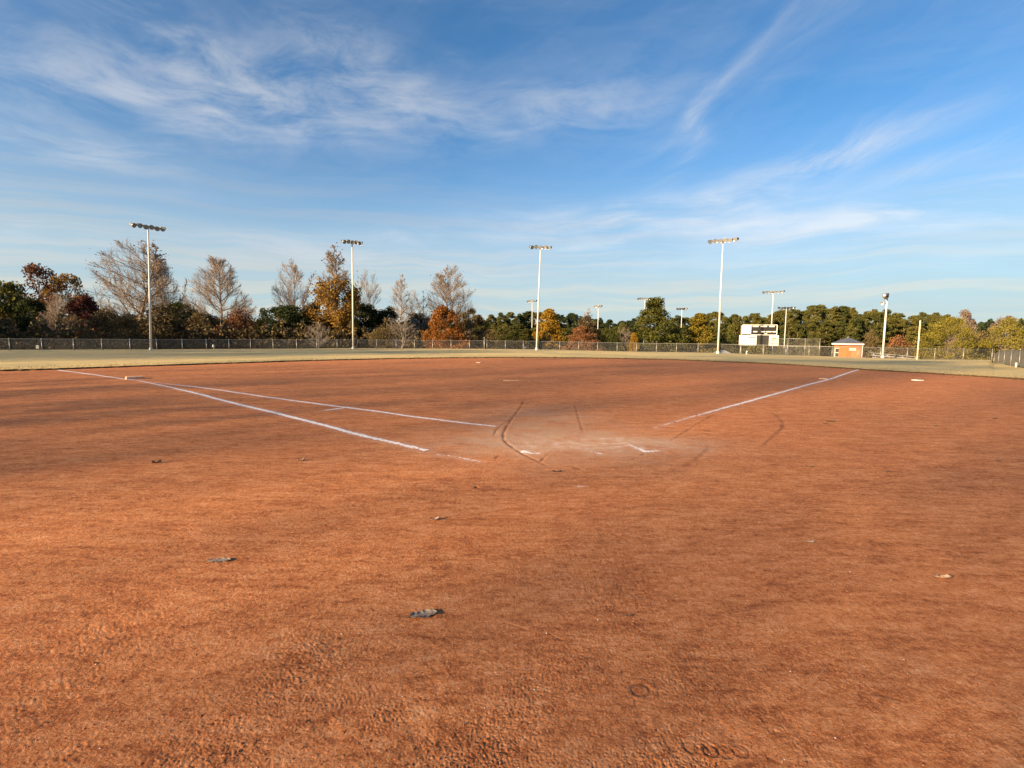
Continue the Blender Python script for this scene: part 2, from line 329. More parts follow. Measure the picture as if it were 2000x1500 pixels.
CHALK_DEF = [
    ('chalk foul line on the left running past the dusty base, lower of two', [(113, 722.5), (180, 731.3), (240, 740.3), (268, 743), (320, 753.5), (385, 768.8), (455, 787), (525, 803.8), (630, 829.5), (700, 848.5), (735, 857), (770, 864.5), (833, 880)], [.9, .9, .8, .6, .7, .9, .95, .95, .95, .95, .9, .85, .8], .056),
    ('thin white chalk line above the foul line on the left, ending near the wheel ruts', [(301, 747), (380, 755.5), (450, 765), (525, 776), (600, 786.5), (650, 793.5), (700, 799.3), (800, 813), (880, 823), (968, 833.5)], [.4, .9, .95, .95, .95, .95, .95, .97, .95, .7], .044),
    ('short chalk tick beside the thin upper chalk line', [(633, 802.5), (660, 799), (682, 796)], [.7, .9, .8], .045),
    ('chalk foul line on the right running from the plate area to the right grass edge', [(1676, 722), (1622, 740), (1545, 760.5), (1496, 774.5), (1454, 786), (1412, 797.5), (1384, 805), (1335, 818.5), (1277, 836.5)], [.85, .8, .75, .8, .8, .7, .6, .42, .35], .058),
    ('faint broken end of the lower left foul line close to the plate area', [(853, 887.5), (880, 891), (905, 896), (938, 902)], [.3, .42, .5, .45], .045),
    ('worn chalk corner of the batter box, right of the plate area', [(1224, 868), (1240, 874), (1252, 879.5), (1262, 883.5), (1288, 881.5)], [.42, .6, .75, .85, .45], .045),
    ('smudged chalk mark at the lower left of the pale dragged patch', [(1021, 881), (1030, 885), (1044, 886.5), (1062, 886)], [.7, .8, .5, .3], .06),
    ('smudged chalk mark just below the pale dragged patch', [(1143, 881), (1156, 883), (1166, 885.5), (1176, 888)], [.35, .5, .6, .5], .04),
    ('thin faint chalk trace right of the pale dragged patch', [(1146, 858.5), (1185, 857.5), (1226, 857)], [.35, .3, .3], .03),
    ('tiny chalk scrap below the worn batter box corner', [(1128, 950.5), (1142, 949.5)], [.6, .5], .02)]
for lab, P, dn, w in CHALK_DEF: CHALK.append((lab, gp(P), dn, w))

def build_dirt():
    dense = np.radians(np.arange(-50, 50.001, .115)); az = np.concatenate([np.radians(np.arange(-180, -50, 4)), dense, np.radians(np.arange(53, 181, 4))])
    az[-1] = math.pi
    rows = [.25, .6, 1.0, 1.3]; r = 1.55
    while r < 46:
        rows.append(r); k = .0026 if r < 3 else (.0050 if r < 8 else .0085); r *= 1+k
    rows = np.array(rows); re = edge_r(az)+.12
    Rg = np.minimum(rows[:, None], re[None, :]); x = Rg*np.sin(az)[None, :]; y = Rg*np.cos(az)[None, :]
    nr, na = Rg.shape; xf, yf, rf = x.ravel().astype(np.float32), y.ravel().astype(np.float32), Rg.ravel()
    z = dirt_h(xf, yf, rf)
    i = np.arange(nr-1)[:, None]*na+np.arange(na-1)[None, :]
    ok = (rows[:-1, None] < re[None, :-1]) | (rows[:-1, None] < re[None, 1:])
    q = np.stack([i, i+1, i+na+1, i+na], -1)[ok]
    me = npmesh('infield_dirt', np.c_[xf, yf, z], q[:, ::-1], True)
    pale = np.zeros(len(xf), np.float32)
    for (px, py), sx, sy, k in PALE_C:
        c = ground(px, py); pale += k*np.exp(-((xf-c.x)/sx)**2-((yf-c.y)/sy)**2)
    pale = np.clip(pale*(.8+.9*pn(xf*1.6, yf*2.2, 20)+.5*pn(xf*6, yf*6, 21)), 0, 1)
    ch = np.zeros(len(xf), np.float32)
    for lab, P, dn, w in CHALK:
        lo, hi = P.min(0)-.7, P.max(0)+.7; m = (xf > lo[0]) & (xf < hi[0]) & (yf > lo[1]) & (yf < hi[1])
        d, s, L = pl_dist(xf[m], yf[m], P); ch[m] = np.maximum(ch[m], .30*np.exp(-(d/(w*2.2))**2)*np.interp(s/L, np.linspace(0, 1, len(dn)), dn))
    c = ground(1160, 868); ch += .5*np.exp(-((xf-c.x)/1.4)**2-((yf-c.y)/.55)**2)*np.clip(.4+1.6*pn(xf*5, yf*9, 23), 0, 1.4)
    ch = np.clip(ch*(.7+1.2*pn(xf*11, yf*11, 22)), 0, .9)
    rut = np.zeros(len(xf), np.float32)      # shade in the bottoms of ruts and ring marks, painted in as darker clay
    for P, w, d in GROOVES:
        if d < .010: continue
        P = gp(P); lo, hi = P.min(0)-.4, P.max(0)+.4; m = (xf > lo[0]) & (xf < hi[0]) & (yf > lo[1]) & (yf < hi[1]); q, s_, L = pl_dist(xf[m], yf[m], P); q = np.abs(q+pn(xf[m]*5, yf[m]*5, 13)*.05*min(1, w*14))
        rut[m] = np.maximum(rut[m], np.clip(np.minimum(s_, L-s_)/max(.15*L, .02), 0, 1)*np.clip(.75+1.3*pn(s_*6, s_*0+w*90, 17), .1, 1)*np.exp(-(q/max(w*.55, .012))**2)*(.9 if d > .012 else .6))
    for px, py, R, w, d in RINGS:
        c = ground(px, py); m = (np.abs(xf-c.x) < R*2) & (np.abs(yf-c.y) < R*2); rut[m] = np.maximum(rut[m], .75*np.exp(-((np.hypot(xf[m]-c.x, yf[m]-c.y)-R)/(w*.6))**2))
    for nm, a in (('pale', pale), ('chalk', ch), ('rut', rut)):
        at_ = me.attributes.new(nm, 'FLOAT', 'POINT'); at_.data.foreach_set('value', a)
    m = mat('red_clay', (.4, .15, .06), .95, 0, .12); b = NB(m.node_tree); p = b.n['Principled BSDF']
    pos = b.node('ShaderNodeNewGeometry').outputs['Position']
    n1 = b.noise(pos, .30, 5, .6); ps = b.vm('MULTIPLY', pos, (.7, 1.7, 1.0)); n2 = b.noise(ps, 2.6, 12, .74, .15); n3 = b.noise(pos, 26, 6, .72); n6 = b.noise(ps, 8.5, 4, .7, .2); n7 = b.noise(pos, 58, 3, .65); n4 = b.noise(pos, 120, 4, .7); n5 = b.noise(ps, .9, 8, .66, .3)
    f = b.add(b.add(b.mul(b.sub(n2, .5), 1.15), b.mul(b.sub(n6, .5), 1.0)), b.add(b.mul(b.sub(n3, .5), 1.25), b.mul(b.sub(n5, .5), .25)))
    rp = b.node('ShaderNodeValToRGB'); b.put(rp.inputs[0], b.add(f, .5)); e = rp.color_ramp.elements; e[0].position = .12; e[0].color = (*CL_PIT, 1); e[1].position = .90; e[1].color = (*CL_DUST, 1)
    for p_, c_ in ((.34, CL_DARK), (.52, CL_MID), (.68, CL_TAN)): q_ = e.new(p_); q_.color = (*c_, 1)
    base = b.mix(b.mul(b.ss(n1, .42, .66), .14), rp.outputs[0], CL_RED)
    base = b.mix(b.mul(b.ss(n7, .60, .68), .55), base, (.66, .36, .20)); base = b.mix(b.mul(b.ss(n7, .40, .33), .65), base, (.17, .06, .03))
    base = b.mix(b.mul(b.ss(n4, .58, .66), .75), base, (.70, .40, .235)); base = b.mix(b.mul(b.ss(n4, .43, .35), .75), base, (.13, .045, .022))
    base = b.mix(b.mul(b.attr('pale'), .92), base, (.49, .30, .185)); base = b.mix(b.attr('chalk'), base, (.74, .62, .56)); base = b.mix(b.mul(b.attr('rut'), .85), base, (.15, .055, .026))
    b.put(p.inputs['Base Color'], base)
    hb = b.add(b.add(b.mul(b.noise(pos, 45, 5, .7), .010), b.mul(b.noise(pos, 190, 3, .7), .003)), b.mul(n5, .02))
    bn = b.node('ShaderNodeBump'); bn.inputs['Strength'].default_value = .8; bn.inputs['Distance'].default_value = 1.0; b.put(bn.inputs['Height'], hb); b.put(p.inputs['Normal'], bn.outputs[0])
    tag(obj('infield_dirt', me, m), kind='structure')
CL_PIT, CL_DARK, CL_MID, CL_TAN, CL_DUST, CL_RED = (.20, .062, .024), (.37, .126, .044), (.51, .195, .071), (.58, .248, .104), (.68, .34, .168), (.43, .128, .052)
build_dirt()

def build_ground():
    az = np.concatenate([np.radians(np.arange(-180, -56, 2.0)), np.radians(np.arange(-56, 56.001, .16)), np.radians(np.arange(58, 181, 2.0))]); az[-1] = math.pi
    u = np.concatenate([[0, 0, 0.0004], np.linspace(.002, 1, 150)**1.0]); re = edge_r(az)
    jag = .085*np.interp(az, np.linspace(-3.2, 3.2, 3000), np.random.default_rng(3).normal(0, 1, 3000))
    rin = (re+jag)[None, :]; rout = np.interp(az, FAZ, FRR, left=70, right=62)[None, :]*1.0+25
    R1_ = rin+(rout-rin)*u[:, None]
    far = np.array([1.15, 1.35, 1.6, 2.0, 2.6, 3.5, 5, 8, 14, 26])
    Rg = np.vstack([R1_, rout*far[:, None]]); x = Rg*np.sin(az)[None, :]; y = Rg*np.cos(az)[None, :]
    lip = np.full(Rg.shape, .055)*np.exp(-np.maximum(Rg-rin, 0)/2.5)+.012; z = terrain(x, y)+lip+.012*pn(x*.5, y*.5, 31)+.010*pn(x*2.3, y*2.3, 32)*np.exp(-Rg/60)
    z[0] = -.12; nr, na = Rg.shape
    i = np.arange(nr-1)[:, None]*na+np.arange(na-1)[None, :]; q = np.stack([i, i+1, i+na+1, i+na], -1).reshape(-1, 4)
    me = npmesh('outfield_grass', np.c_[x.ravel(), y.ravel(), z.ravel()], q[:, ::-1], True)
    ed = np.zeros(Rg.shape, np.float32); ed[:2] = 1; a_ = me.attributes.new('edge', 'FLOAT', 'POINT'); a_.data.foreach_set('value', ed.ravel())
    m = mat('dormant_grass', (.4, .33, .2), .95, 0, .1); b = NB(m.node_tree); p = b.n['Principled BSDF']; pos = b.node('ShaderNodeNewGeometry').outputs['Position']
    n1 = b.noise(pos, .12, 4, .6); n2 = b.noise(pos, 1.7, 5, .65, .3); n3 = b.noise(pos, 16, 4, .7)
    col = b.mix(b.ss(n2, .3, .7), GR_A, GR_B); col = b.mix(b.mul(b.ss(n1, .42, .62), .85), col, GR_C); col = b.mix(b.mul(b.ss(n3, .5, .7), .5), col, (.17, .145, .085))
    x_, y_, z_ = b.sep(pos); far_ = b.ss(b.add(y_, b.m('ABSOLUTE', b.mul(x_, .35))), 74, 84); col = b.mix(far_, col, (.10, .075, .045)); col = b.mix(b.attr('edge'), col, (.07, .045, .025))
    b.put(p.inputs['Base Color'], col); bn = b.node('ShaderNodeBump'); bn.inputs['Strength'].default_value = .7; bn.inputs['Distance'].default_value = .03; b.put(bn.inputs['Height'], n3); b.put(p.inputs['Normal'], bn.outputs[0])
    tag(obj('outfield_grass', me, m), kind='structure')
GR_A, GR_B, GR_C = (.60, .455, .20), (.68, .525, .24), (.41, .365, .19)
build_ground()

# ---- straw tufts along the grass edge (nobody could count them)
def tufts():
    g = np.random.default_rng(5); n = 12000; az = g.uniform(-.86, .86, n); r = edge_r(az)+np.abs(g.normal(0, 1.6, n))+.05
    x, y = r*np.sin(az), r*np.cos(az); z = terrain(x, y)+.03*np.exp(-np.abs(r-edge_r(az))/2.5); a = g.uniform(0, 6.28, n); h = g.uniform(.03, .085, n); w = g.uniform(.012, .03, n)
    p0 = np.c_[x-np.cos(a)*w, y-np.sin(a)*w, z-.02]; p1 = np.c_[x+np.cos(a)*w, y+np.sin(a)*w, z-.02]; p2 = np.c_[x+g.normal(0, .03, n), y+g.normal(0, .03, n), z+h]
    v = np.stack([p0, p1, p2], 1).reshape(-1, 3); f = np.arange(3*n).reshape(-1, 3)
    o = obj('grass_tufts', npmesh('grass_tufts', v, f), leafmat('straw', [(.16, .12, .06), (.32, .25, .14), (.48, .38, .2)])); tag(o, 'straw-coloured grass tufts along the dirt edge', 'grass', kind='stuff')
tufts()

# ---- chalk lines: ragged crumbs of chalk laid over the clay
chalkmat = nmat('chalk', (.88, .86, .86), (.78, .72, .70), 16, .95, 0, .1)
def chalk_line(lab, P, dens, w, seed):
    seg = np.hypot(*(P[1:]-P[:-1]).T); L = seg.sum(); cum = np.r_[0, np.cumsum(seg)]; ds = .022 if L > 3 else .012; n = max(8, int(L/ds)); k = 12
    s = np.linspace(0, L, n); cx = np.interp(s, cum, P[:, 0]); cy = np.interp(s, cum, P[:, 1])
    cx = cx+.02*pn(s*.9, s*0, seed); cy = cy+.02*pn(s*.9, s*0+9, seed)
    tx, ty = np.gradient(cx), np.gradient(cy); tl = np.hypot(tx, ty); nx, ny = -ty/tl, tx/tl
    o = np.linspace(-1.9, 1.9, k+1); x = cx[:, None]+nx[:, None]*o*w; y = cy[:, None]+ny[:, None]*o*w
    z = dirt_h(x.ravel(), y.ravel()).reshape(x.shape)+.004
    sc = (s[:-1]+s[1:])[:, None]/2; oc = ((o[:-1]+o[1:])/2)[None, :]; dn = np.interp(sc/L, cum/L, dens)
    g = np.random.default_rng(seed)
    f = pn(sc*9+0*oc, oc*2.2+0*sc, seed)*.9+pn(sc*30+0*oc, oc*5+0*sc, seed+1)*.6+g.normal(0, .16, dn.shape*np.array([1, 1]) if False else (n-1, k)); shape = 1-np.abs(oc)**2.2*.85
    z += (.002*pn(x*60, y*60, 40)).reshape(x.shape)
    keep = (f+shape*1.0+(dn-1)*1.6) > .20
    i = np.arange(n-1)[:, None]*(k+1)+np.arange(k)[None, :]; q = np.stack([i, i+1, i+k+2, i+k+1], -1)[keep]
    if len(q) == 0: return
    ob = obj('chalk_line', npmesh('chalk_line', np.c_[x.ravel(), y.ravel(), z.ravel()], q, True), chalkmat); tag(ob, lab, 'chalk line')
for i, (lab, P, dn, w) in enumerate(CHALK): chalk_line(lab, P, dn, w, 50+i*3)

# ---- clods and pebbles
def clods(name, n, r0, r1, s0, s1, m, lab, seed, power=1.0):
    g = np.random.default_rng(seed); az = g.uniform(-.80, .80, n); r = r0*(r1/r0)**(g.uniform(0, 1, n)**power); x, y = r*np.sin(az), r*np.cos(az)
    keep = pn(x*2.2, y*2.2, seed)+g.normal(0, .25, n) > -.05; x, y, r = x[keep], y[keep], r[keep]; n = len(x)
    s = (s0+(s1-s0)*g.uniform(0, 1, n)**3); z = dirt_h(x, y)+s*.05
    O = np.array([[1, 0, 0], [-1, 0, 0], [0, 1, 0], [0, -1, 0], [0, 0, 1], [0, 0, -1]], float); Fc = np.array([[0, 2, 4], [2, 1, 4], [1, 3, 4], [3, 0, 4], [2, 0, 5], [1, 2, 5], [3, 1, 5], [0, 3, 5]])
    v = O[None]*g.uniform(.5, 1.15, (n, 6, 1))*s[:, None, None]+g.normal(0, .15, (n, 6, 3))*s[:, None, None]; v[:, :, 2] *= .7
    a = g.uniform(0, 6.28, n); c, sn = np.cos(a)[:, None], np.sin(a)[:, None]; v = np.stack([v[:, :, 0]*c-v[:, :, 1]*sn+x[:, None], v[:, :, 0]*sn+v[:, :, 1]*c+y[:, None], v[:, :, 2]+z[:, None]], -1)
    f = (Fc[None]+np.arange(n)[:, None, None]*6).reshape(-1, 3)
    tag(obj(name, npmesh(name, v.reshape(-1, 3), f), m), lab, 'gravel', kind='stuff')
clods('clay_crumbs', 34000, 1.7, 14, .0016, .0072, leafmat('clay_crumb', [(.16, .055, .026), (.40, .14, .06), (.62, .31, .16)]), 'small clay crumbs scattered over the infield', 61, 1.1)
clods('pale_pebbles', 650, 1.75, 9, .002, .006, mat('pale_pebble', (.75, .70, .64), .6), 'tiny pale pebbles scattered over the infield', 62, 1.0)
print('ground', time.time()-T0)
# ------------------------------------------------------------------ fences
def chain_fence(name, lab, cat, pts, posts, H, group=None, pitch_=.06, wr=.0030, mid=False, post_r=.042, open_top=False, wire_m='wire'):
    """pts: ground polyline; posts: running positions (0..1) along it"""
    root = empty(name, pts[len(pts)//2]); tag(root, lab, cat, group); base = root.location.copy()
    P = np.array([[p.x-base.x, p.y-base.y, p.z-base.z] for p in pts]); seg = np.hypot(*(P[1:, :2]-P[:-1, :2]).T); cum = np.r_[0, np.cumsum(seg)]; L = cum[-1]
    def on(s): return np.stack([np.interp(s, cum, P[:, i]) for i in range(3)], -1)
    cyl = MB(); cyl.tube([(0, 0, -.3), (0, 0, H+.02)], post_r, 8); cyl.lathe([(post_r*1.15, H+.015), (post_r*1.1, H+.05), (.01, H+.075)], (0, 0, 0), (0, 0, 1), 8)
    p0 = cyl.build('post', MT['galv'], root, True)
    for i, s in enumerate(posts):
        q = on(s); o = p0 if i == 0 else p0.copy()
        if i: COL.objects.link(o); o.parent = root
        o.location = tuple(q)
    def rail(z, r):
        m = MB(); ss_ = np.linspace(0, L, max(3, int(L/4))); m.tube([tuple(on(s)+np.array([0, 0, z])) for s in ss_], r, 6); return m.build('top_rail' if z > H*.9 else 'middle_rail', MT['galv'], root, True)
    rail(H-.01, .026)
    if mid: rail(mid, .024)
    # woven wire: two families of straight diagonal wires, each a slim three-sided tube
    n = int(L/pitch_); s0 = np.arange(-int(H/pitch_), n+1)*pitch_; V = []; Fq = []; cnt = 0
    for fam in (0, 1):
        a0, a1 = (s0, s0+H) if fam == 0 else (s0+H, s0)
        z0 = np.full(len(s0), .04); z1 = np.full(len(s0), H-.02)
        def clip(sa, za, sb, zb):
            t = np.where(sa < 0, (0-sa)/(sb-sa+1e-9), np.where(sa > L, (L-sa)/(sb-sa+1e-9), 0)); t = np.clip(t, 0, 1); return sa+(sb-sa)*t, za+(zb-za)*t
        b0, c0 = clip(a0, z0, a1, z1); b1, c1 = clip(a1, z1, a0, z0)
        A = on(b0); B_ = on(b1); A[:, 2] += c0; B_[:, 2] += c1
        for k in range(3):
            an = 2*math.pi*k/3+fam; off = np.array([math.cos(an)*wr*.7, math.cos(an)*wr*.7, math.sin(an)*wr]); V.append(A+off); V.append(B_+off)
        m_ = len(s0); i = np.arange(m_)
        for k in range(3):
            k2 = (k+1) % 3; Fq.append(np.stack([cnt+2*k*m_+i, cnt+2*k2*m_+i, cnt+(2*k2+1)*m_+i, cnt+(2*k+1)*m_+i], -1))
        cnt += 6*m_
    w = obj('wire_mesh', npmesh('wire_mesh', np.concatenate(V), np.concatenate(Fq)), MT[wire_m], root); w['kind'] = 'stuff'
    return root
POST_PX = [-40, 20, 83, 145, 200, 255, 307, 357, 404, 448, 490, 534, 580, 619, 659, 698, 736, 774, 810, 845, 881, 917, 951, 987, 1022, 1056, 1093, 1130, 1167, 1205, 1243, 1282, 1321, 1363, 1404, 1446, 1490, 1535, 1580, 1625, 1676, 1720, 1772, 1826, 1882, 1938]
def fpath(a, c, step=10, dz=0.0):
    l = [fence_pt(p) for p in list(range(a, c, step))+[c]]
    return [Vector((p.x, p.y, tz(p.x, p.y)+dz)) for p in l]
def posts_for(pxs, pts):
    out = []; P = np.array([[p.x, p.y] for p in pts]); cum = np.r_[0, np.cumsum(np.hypot(*(P[1:]-P[:-1]).T))]
    azs = np.arctan2(P[:, 0], P[:, 1])
    for px in pxs: out.append(float(np.interp(math.radians(azel(px, 690)[0]), azs, cum)))
    return out
fp = fpath(-160, 1940)
chain_fence('chain_link_fence', 'long low galvanised chain link fence curving along the whole outfield', 'fence', fp, posts_for(POST_PX, fp), 1.22)
q = [fence_pt(1521)+Vector((.3, 2.2, 0)), fence_pt(1617)+Vector((.3, 2.2, 0))]; q = [Vector((p.x, p.y, tz(p.x, p.y)-.05)) for p in (q[0], q[0].lerp(q[1], .5), q[1])]
Lq = (q[2]-q[0]).length
chain_fence('tall_chain_link_fence', 'taller chain link fence section left of the small brick building', 'fence', q, [0, Lq*.335, Lq*.70, Lq], 2.1, mid=1.15)
c0 = fence_pt(1940); c1 = ground(2000, 719, -.25); d_ = (c1-c0); q = [Vector((p.x, p.y, tz(p.x, p.y)+.0)) for p in [c0+d_*t+Vector((0.06, 0, 0)) for t in (0, .2, .4, .6, .8, 1, 1.25)]]
chain_fence('foul_line_fence', 'low grey screened fence seen almost edge-on at the far right, running towards the camera', 'fence', q, [0.12, 6, 12, 18, 24, 30], 1.27, pitch_=.05, wr=.0042, post_r=.03)
SF = bpy.data.objects['foul_line_fence']; m = MB(); _o = SF.location
for a, c in zip(q[:-1], q[1:]):
    nn = Vector((c.y-a.y, a.x-c.x, 0)).normalized()
    for sd in (-.035, -.039):
        w = [a-_o+nn*sd, c-_o+nn*sd]; m.quad(w[0]+Vector((0, 0, .06)), w[1]+Vector((0, 0, .06)), w[1]+Vector((0, 0, 1.2)), w[0]+Vector((0, 0, 1.2)))
m.build('windscreen', nmat('windscreen_fabric', (.34, .32, .265), (.27, .255, .21), 9, .9), SF)
mb = MB(); mb.tube([(0, 0, -.2), (0, 0, 1.62)], .06, 10); mb.lathe([(.068, 1.60), (.066, 1.66), (.01, 1.70)], (0, 0, 0), (0, 0, 1), 10)
p = fence_pt(946); gp_ = mb.build('thick_post', MT['galv'], None, True, (p.x, p.y-.15, tz(p.x, p.y))); tag(gp_, 'single thicker fence post standing proud of the outfield fence near the orange oak', 'post')

# ------------------------------------------------------------------ light poles
def lamp_parts(root, pos, aim, i):
    """a bowl reflector with ballast box and glass, one floodlight"""
    aim = Vector(aim).normalized(); m = MB(); m.lathe([(.06, -.20), (.10, -.18), (.17, -.10), (.235, .02), (.27, .14), (.255, .14), (.22, .03), (.15, -.08), (.05, -.13)], pos, aim, 12)
    r = m.build('floodlight', MT['lamp'], root, True)
    g = MB(); g.lathe([(.0, .105), (.12, .11), (.245, .115)], pos, aim, 12); g.build('lens', MT['glass'], r, True)
    h = MB(); c = Vector(pos)-aim*.30; h.box(tuple(c), (.20, .20, .26), math.atan2(aim.y, aim.x)); h.build('ballast_box', MT['dark'], r)
def light_pole(px, pybase, pytop, D, lab, n=6, arm=3.6, face=None, rad=(.122, .068), group='tall floodlight poles around the ball field', zbase=None, tilt=.35, lean=0.0):
    b = at(px, pybase, D); z0 = tz(b.x, b.y) if zbase is None else zbase; b.z = z0; t = at(px, pytop, D); H = t.z-z0
    root = empty('light_pole', b); tag(root, lab, 'light pole', group)
    m = MB(); m.tube([(0, 0, -.2), (0, 0, H*.5), (0, 0, H)], (rad[0], (rad[0]+rad[1])/2, rad[1]), 12); m.lathe([(rad[0]*1.6, 0), (rad[0]*1.6, .25), (rad[0]*1.02, .32)], (0, 0, 0), (0, 0, 1), 12); m.build('shaft', MT['white'], root, True)
    root.rotation_euler = (0, lean, 0)
    fx, fy = face; a = math.atan2(fy-b.y, fx-b.x); ux, uy = -math.sin(a), math.cos(a)
    m = MB(); m.box((0, 0, H-.05), (.12, arm, .12), a); m.box((0, 0, H-.14), (.26, .5, .22), a); m.build('crossarm', MT['dark'] if arm > 0 else MT['galv'], root)
    for i in range(n):
        s = (i/(n-1)-.5)*(arm+.25) if n > 1 else 0; sp_ = math.radians((i/(max(n-1, 1))-.5)*-70)
        ax, ay = math.cos(a+sp_), math.sin(a+sp_); up = .12 if i % 2 else -.16
        lamp_parts(root, (ux*s+ax*.26, uy*s+ay*.26, H-.12+(.0 if i % 2 else -.06)), (ax, ay, -tilt), i)
    return root
PIT = (0.2, 18)
light_pole(295, 684, 441, 57.2, 'tall white light pole on the left, in front of the big bare tree', 6, 2.75, PIT, zbase=tz(*at(295, 684, 57.2).xy), lean=.034)
light_pole(690, 682, 471, 65.6, 'tall white light pole in front of the orange-leaved tall tree', 5, 2.05, PIT, lean=.01)
light_pole(1048, 684, 481, 69.2, 'tall white light pole left of the golden tree', 5, 2.4, PIT, lean=.026)
light_pole(1402, 690.5, 468, 64.6, 'tall white light pole on the right, between the yellow tree and the scoreboard', 6, 3.0, PIT)
G2 = 'distant floodlight poles beyond the outfield fence'
light_pole(1038.5, 684, 587, 120, 'short-looking distant light pole just left of the tall pole by the golden tree', 6, 2.3, (-40, 60), (.10, .07), G2)
light_pole(1166.5, 690, 597, 118, 'distant light pole standing behind the copper-leaved bush', 5, 1.9, (-30, 80), (.10, .07), G2)
light_pole(1256.5, 690, 582, 122, 'distant light pole half hidden by the big green tree', 7, 3.3, PIT, (.10, .07), G2)
light_pole(1328.5, 690, 602, 124, 'distant light pole rising above the grey shelter roof', 5, 2.1, (60, 200), (.10, .07), G2)
light_pole(1503.5, 696, 569, 105, 'distant light pole rising behind the large scoreboard', 6, 3.6, PIT, (.11, .08), G2)
light_pole(1530.5, 696, 600, 108, 'distant light pole right of the large scoreboard', 6, 2.8, (90, 200), (.10, .07), G2)
fp_ = light_pole(1723.5, 700, 576, 62, 'stout white light pole beside the brick building with its lamps seen from the side', 4, 2.4, (4.8, 91), (.12, .085), G2)
m = MB(); _b = at(1723.5, 700, 62); _H = at(1724, 592, 62).z-tz(_b.x, _b.y); m.lathe([(.06, -.2), (.16, -.1), (.25, .1), (.22, .1), (.1, -.1)], (-.45, 0, _H), (-.8, -.4, -.4), 12); m.box((-.2, 0, _H), (.5, .1, .1)); m.build('side_lamp', MT['lamp'], fp_, True)

# foul pole
def pipe(name, px, pyb, pyt, D, r, m_, lab, cat):
    b = at(px, pyb, D); z0 = tz(b.x, b.y); t = at(px, pyt, D); m = MB(); m.tube([(0, 0, -.2), (0, 0, t.z-z0)], r, 10); m.lathe([(r*1.25, t.z-z0), (r*1.25, t.z-z0+.05), (.01, t.z-z0+.06)], (0, 0, 0), (0, 0, 1), 10)
    return tag(m.build(name, m_, None, True, (b.x, b.y, z0)), lab, cat)
pipe('foul_pole', 1791, 703.5, 627, 54.6, .065, mat('foul_pole_yellow', (.66, .62, .44), .5), 'pale yellow foul pole at the fence on the right', 'foul pole')
m = MB(); m.tube([(0, 0, 0), (.0, 0, .35)], .06, 8); p = ground(1990, 715, -.25); tag(m.build('marker_stub', MT['white'], None, True, (p.x-.5, p.y-.3, tz(p.x-.5, p.y-.3))), 'small white stub post at the foot of the far right fence', 'marker post')

# ------------------------------------------------------------------ scoreboards
def scoreboard(px0, D, scale, lab, zg, smears=True, group='scoreboards beyond the outfield fence'):
    """unit = photo pixel at the near board; x right, z up from board bottom, facing -y"""
    o = at(px0, 674, D) if scale == 1 else at(px0, 694, D); u = D/F*(1 if scale == 1 else scale)
    root = empty('scoreboard', (o.x, o.y, zg)); tag(root, lab, 'scoreboard', group); azr = math.atan2(o.x, o.y); root.rotation_euler = (0, 0, -azr*.9); ux_ = u*math.cos(azr)
    zb = o.z-zg
    def B(name, x0, x1, z0, z1, m_, y=0.0, t=.25, parent=root):
        m = MB(); m.box(((x0+x1)/2*ux_, y+t/2, zb+(z0+z1)/2*u), ((x1-x0)*ux_, t, (z1-z0)*u)); return m.build(name, m_, parent)
    B('team_panel', 5.2, 22.3, 21.5, 39.5, MT['board'], -.02, .3)
    face = B('score_panel', 22.3, 71, 20.6, 38.5, MT['black'], .03, .22)
    for a in ((22.3, 71, 38.5, 39.5), (22.3, 71, 19.6, 20.6), (70.2, 71.6, 20.6, 38.5)): B('frame', *a, MT['board'], -.03, .32, face)
    for a in ((25, 36, 35.2, 37.4), (40, 52, 35.2, 37.4), (56, 66, 35.2, 37.4), (26.5, 34, 25.2, 27.2), (41, 49, 25.2, 27.2), (50.5, 61, 25.2, 27.2), (62.5, 69, 25.2, 27.2), (48, 53, 21.8, 23.2)): B('caption_plate', *a, MT['board'], -.012, .05, face)
    sp = B('sponsor_sign', 0, 33.5, 0, 19.3, MT['board'], -.04, .12)
    if smears:
        for a in ((19, 31, 13.6, 15.8, 'char'), (19.5, 30.5, 9.4, 10.2, 'tan'), (19.5, 30.5, 6.6, 7.4, 'tan'), (6.5, 9, 11.6, 12.8, 'tan'), (10, 12.4, 11.6, 12.8, 'tan'), (3.5, 13.5, 9.1, 10.1, 'char'), (14.3, 16, 9.1, 10.1, 'tan'), (4, 15, 3.2, 3.9, 'tan'), (8.3, 9.6, 14.5, 17, 'tan')): B('printed_bar', a[0], a[1], a[2], a[3], MT[a[4]], -.052, .012, sp)
    sc = B('screen', 34.2, 57, .8, 19.3, MT['grey'], .02, .14)
    for x in (41.5, 49): B('cabinet_seam', x, x+.5, .8, 19.3, MT['black'], .008, .012, sc)
    B('cabinet_seam', 34.2, 57, 10, 10.5, MT['black'], .006, .012, sc)
    s2 = B('red_print_sign', 57.2, 75, -.4, 19.3, MT['board'], -.04, .12)
    if smears:
        for a in ((61, 71, 15.6, 16.6, 'tan'), (61, 71.5, 12.2, 13.2, 'red'), (60.2, 72, 10.2, 11.0, 'red'), (60.6, 71.6, 8.6, 9.2, 'red'), (62, 70, 13.8, 14.3, 'red'), (60.5, 63, 3, 5, 'red'), (69.5, 72, 3, 5, 'red'), (64.5, 68, 3.4, 4.4, 'tan')): B('printed_bar', a[0], a[1], a[2], a[3], MT[a[4]], -.052, .012, s2)
    for x in (4, 48):
        m = MB(); m.box((x*ux_, .38, (zb+38*u)/2), (.16, .2, zb+38*u)); m.build('post', MT['tan'], root)
    return root
o_ = at(1480, 674, 72); scoreboard(1443, 72, 1, 'large white and black scoreboard with sponsor signs behind the fence', tz(o_.x, o_.y))
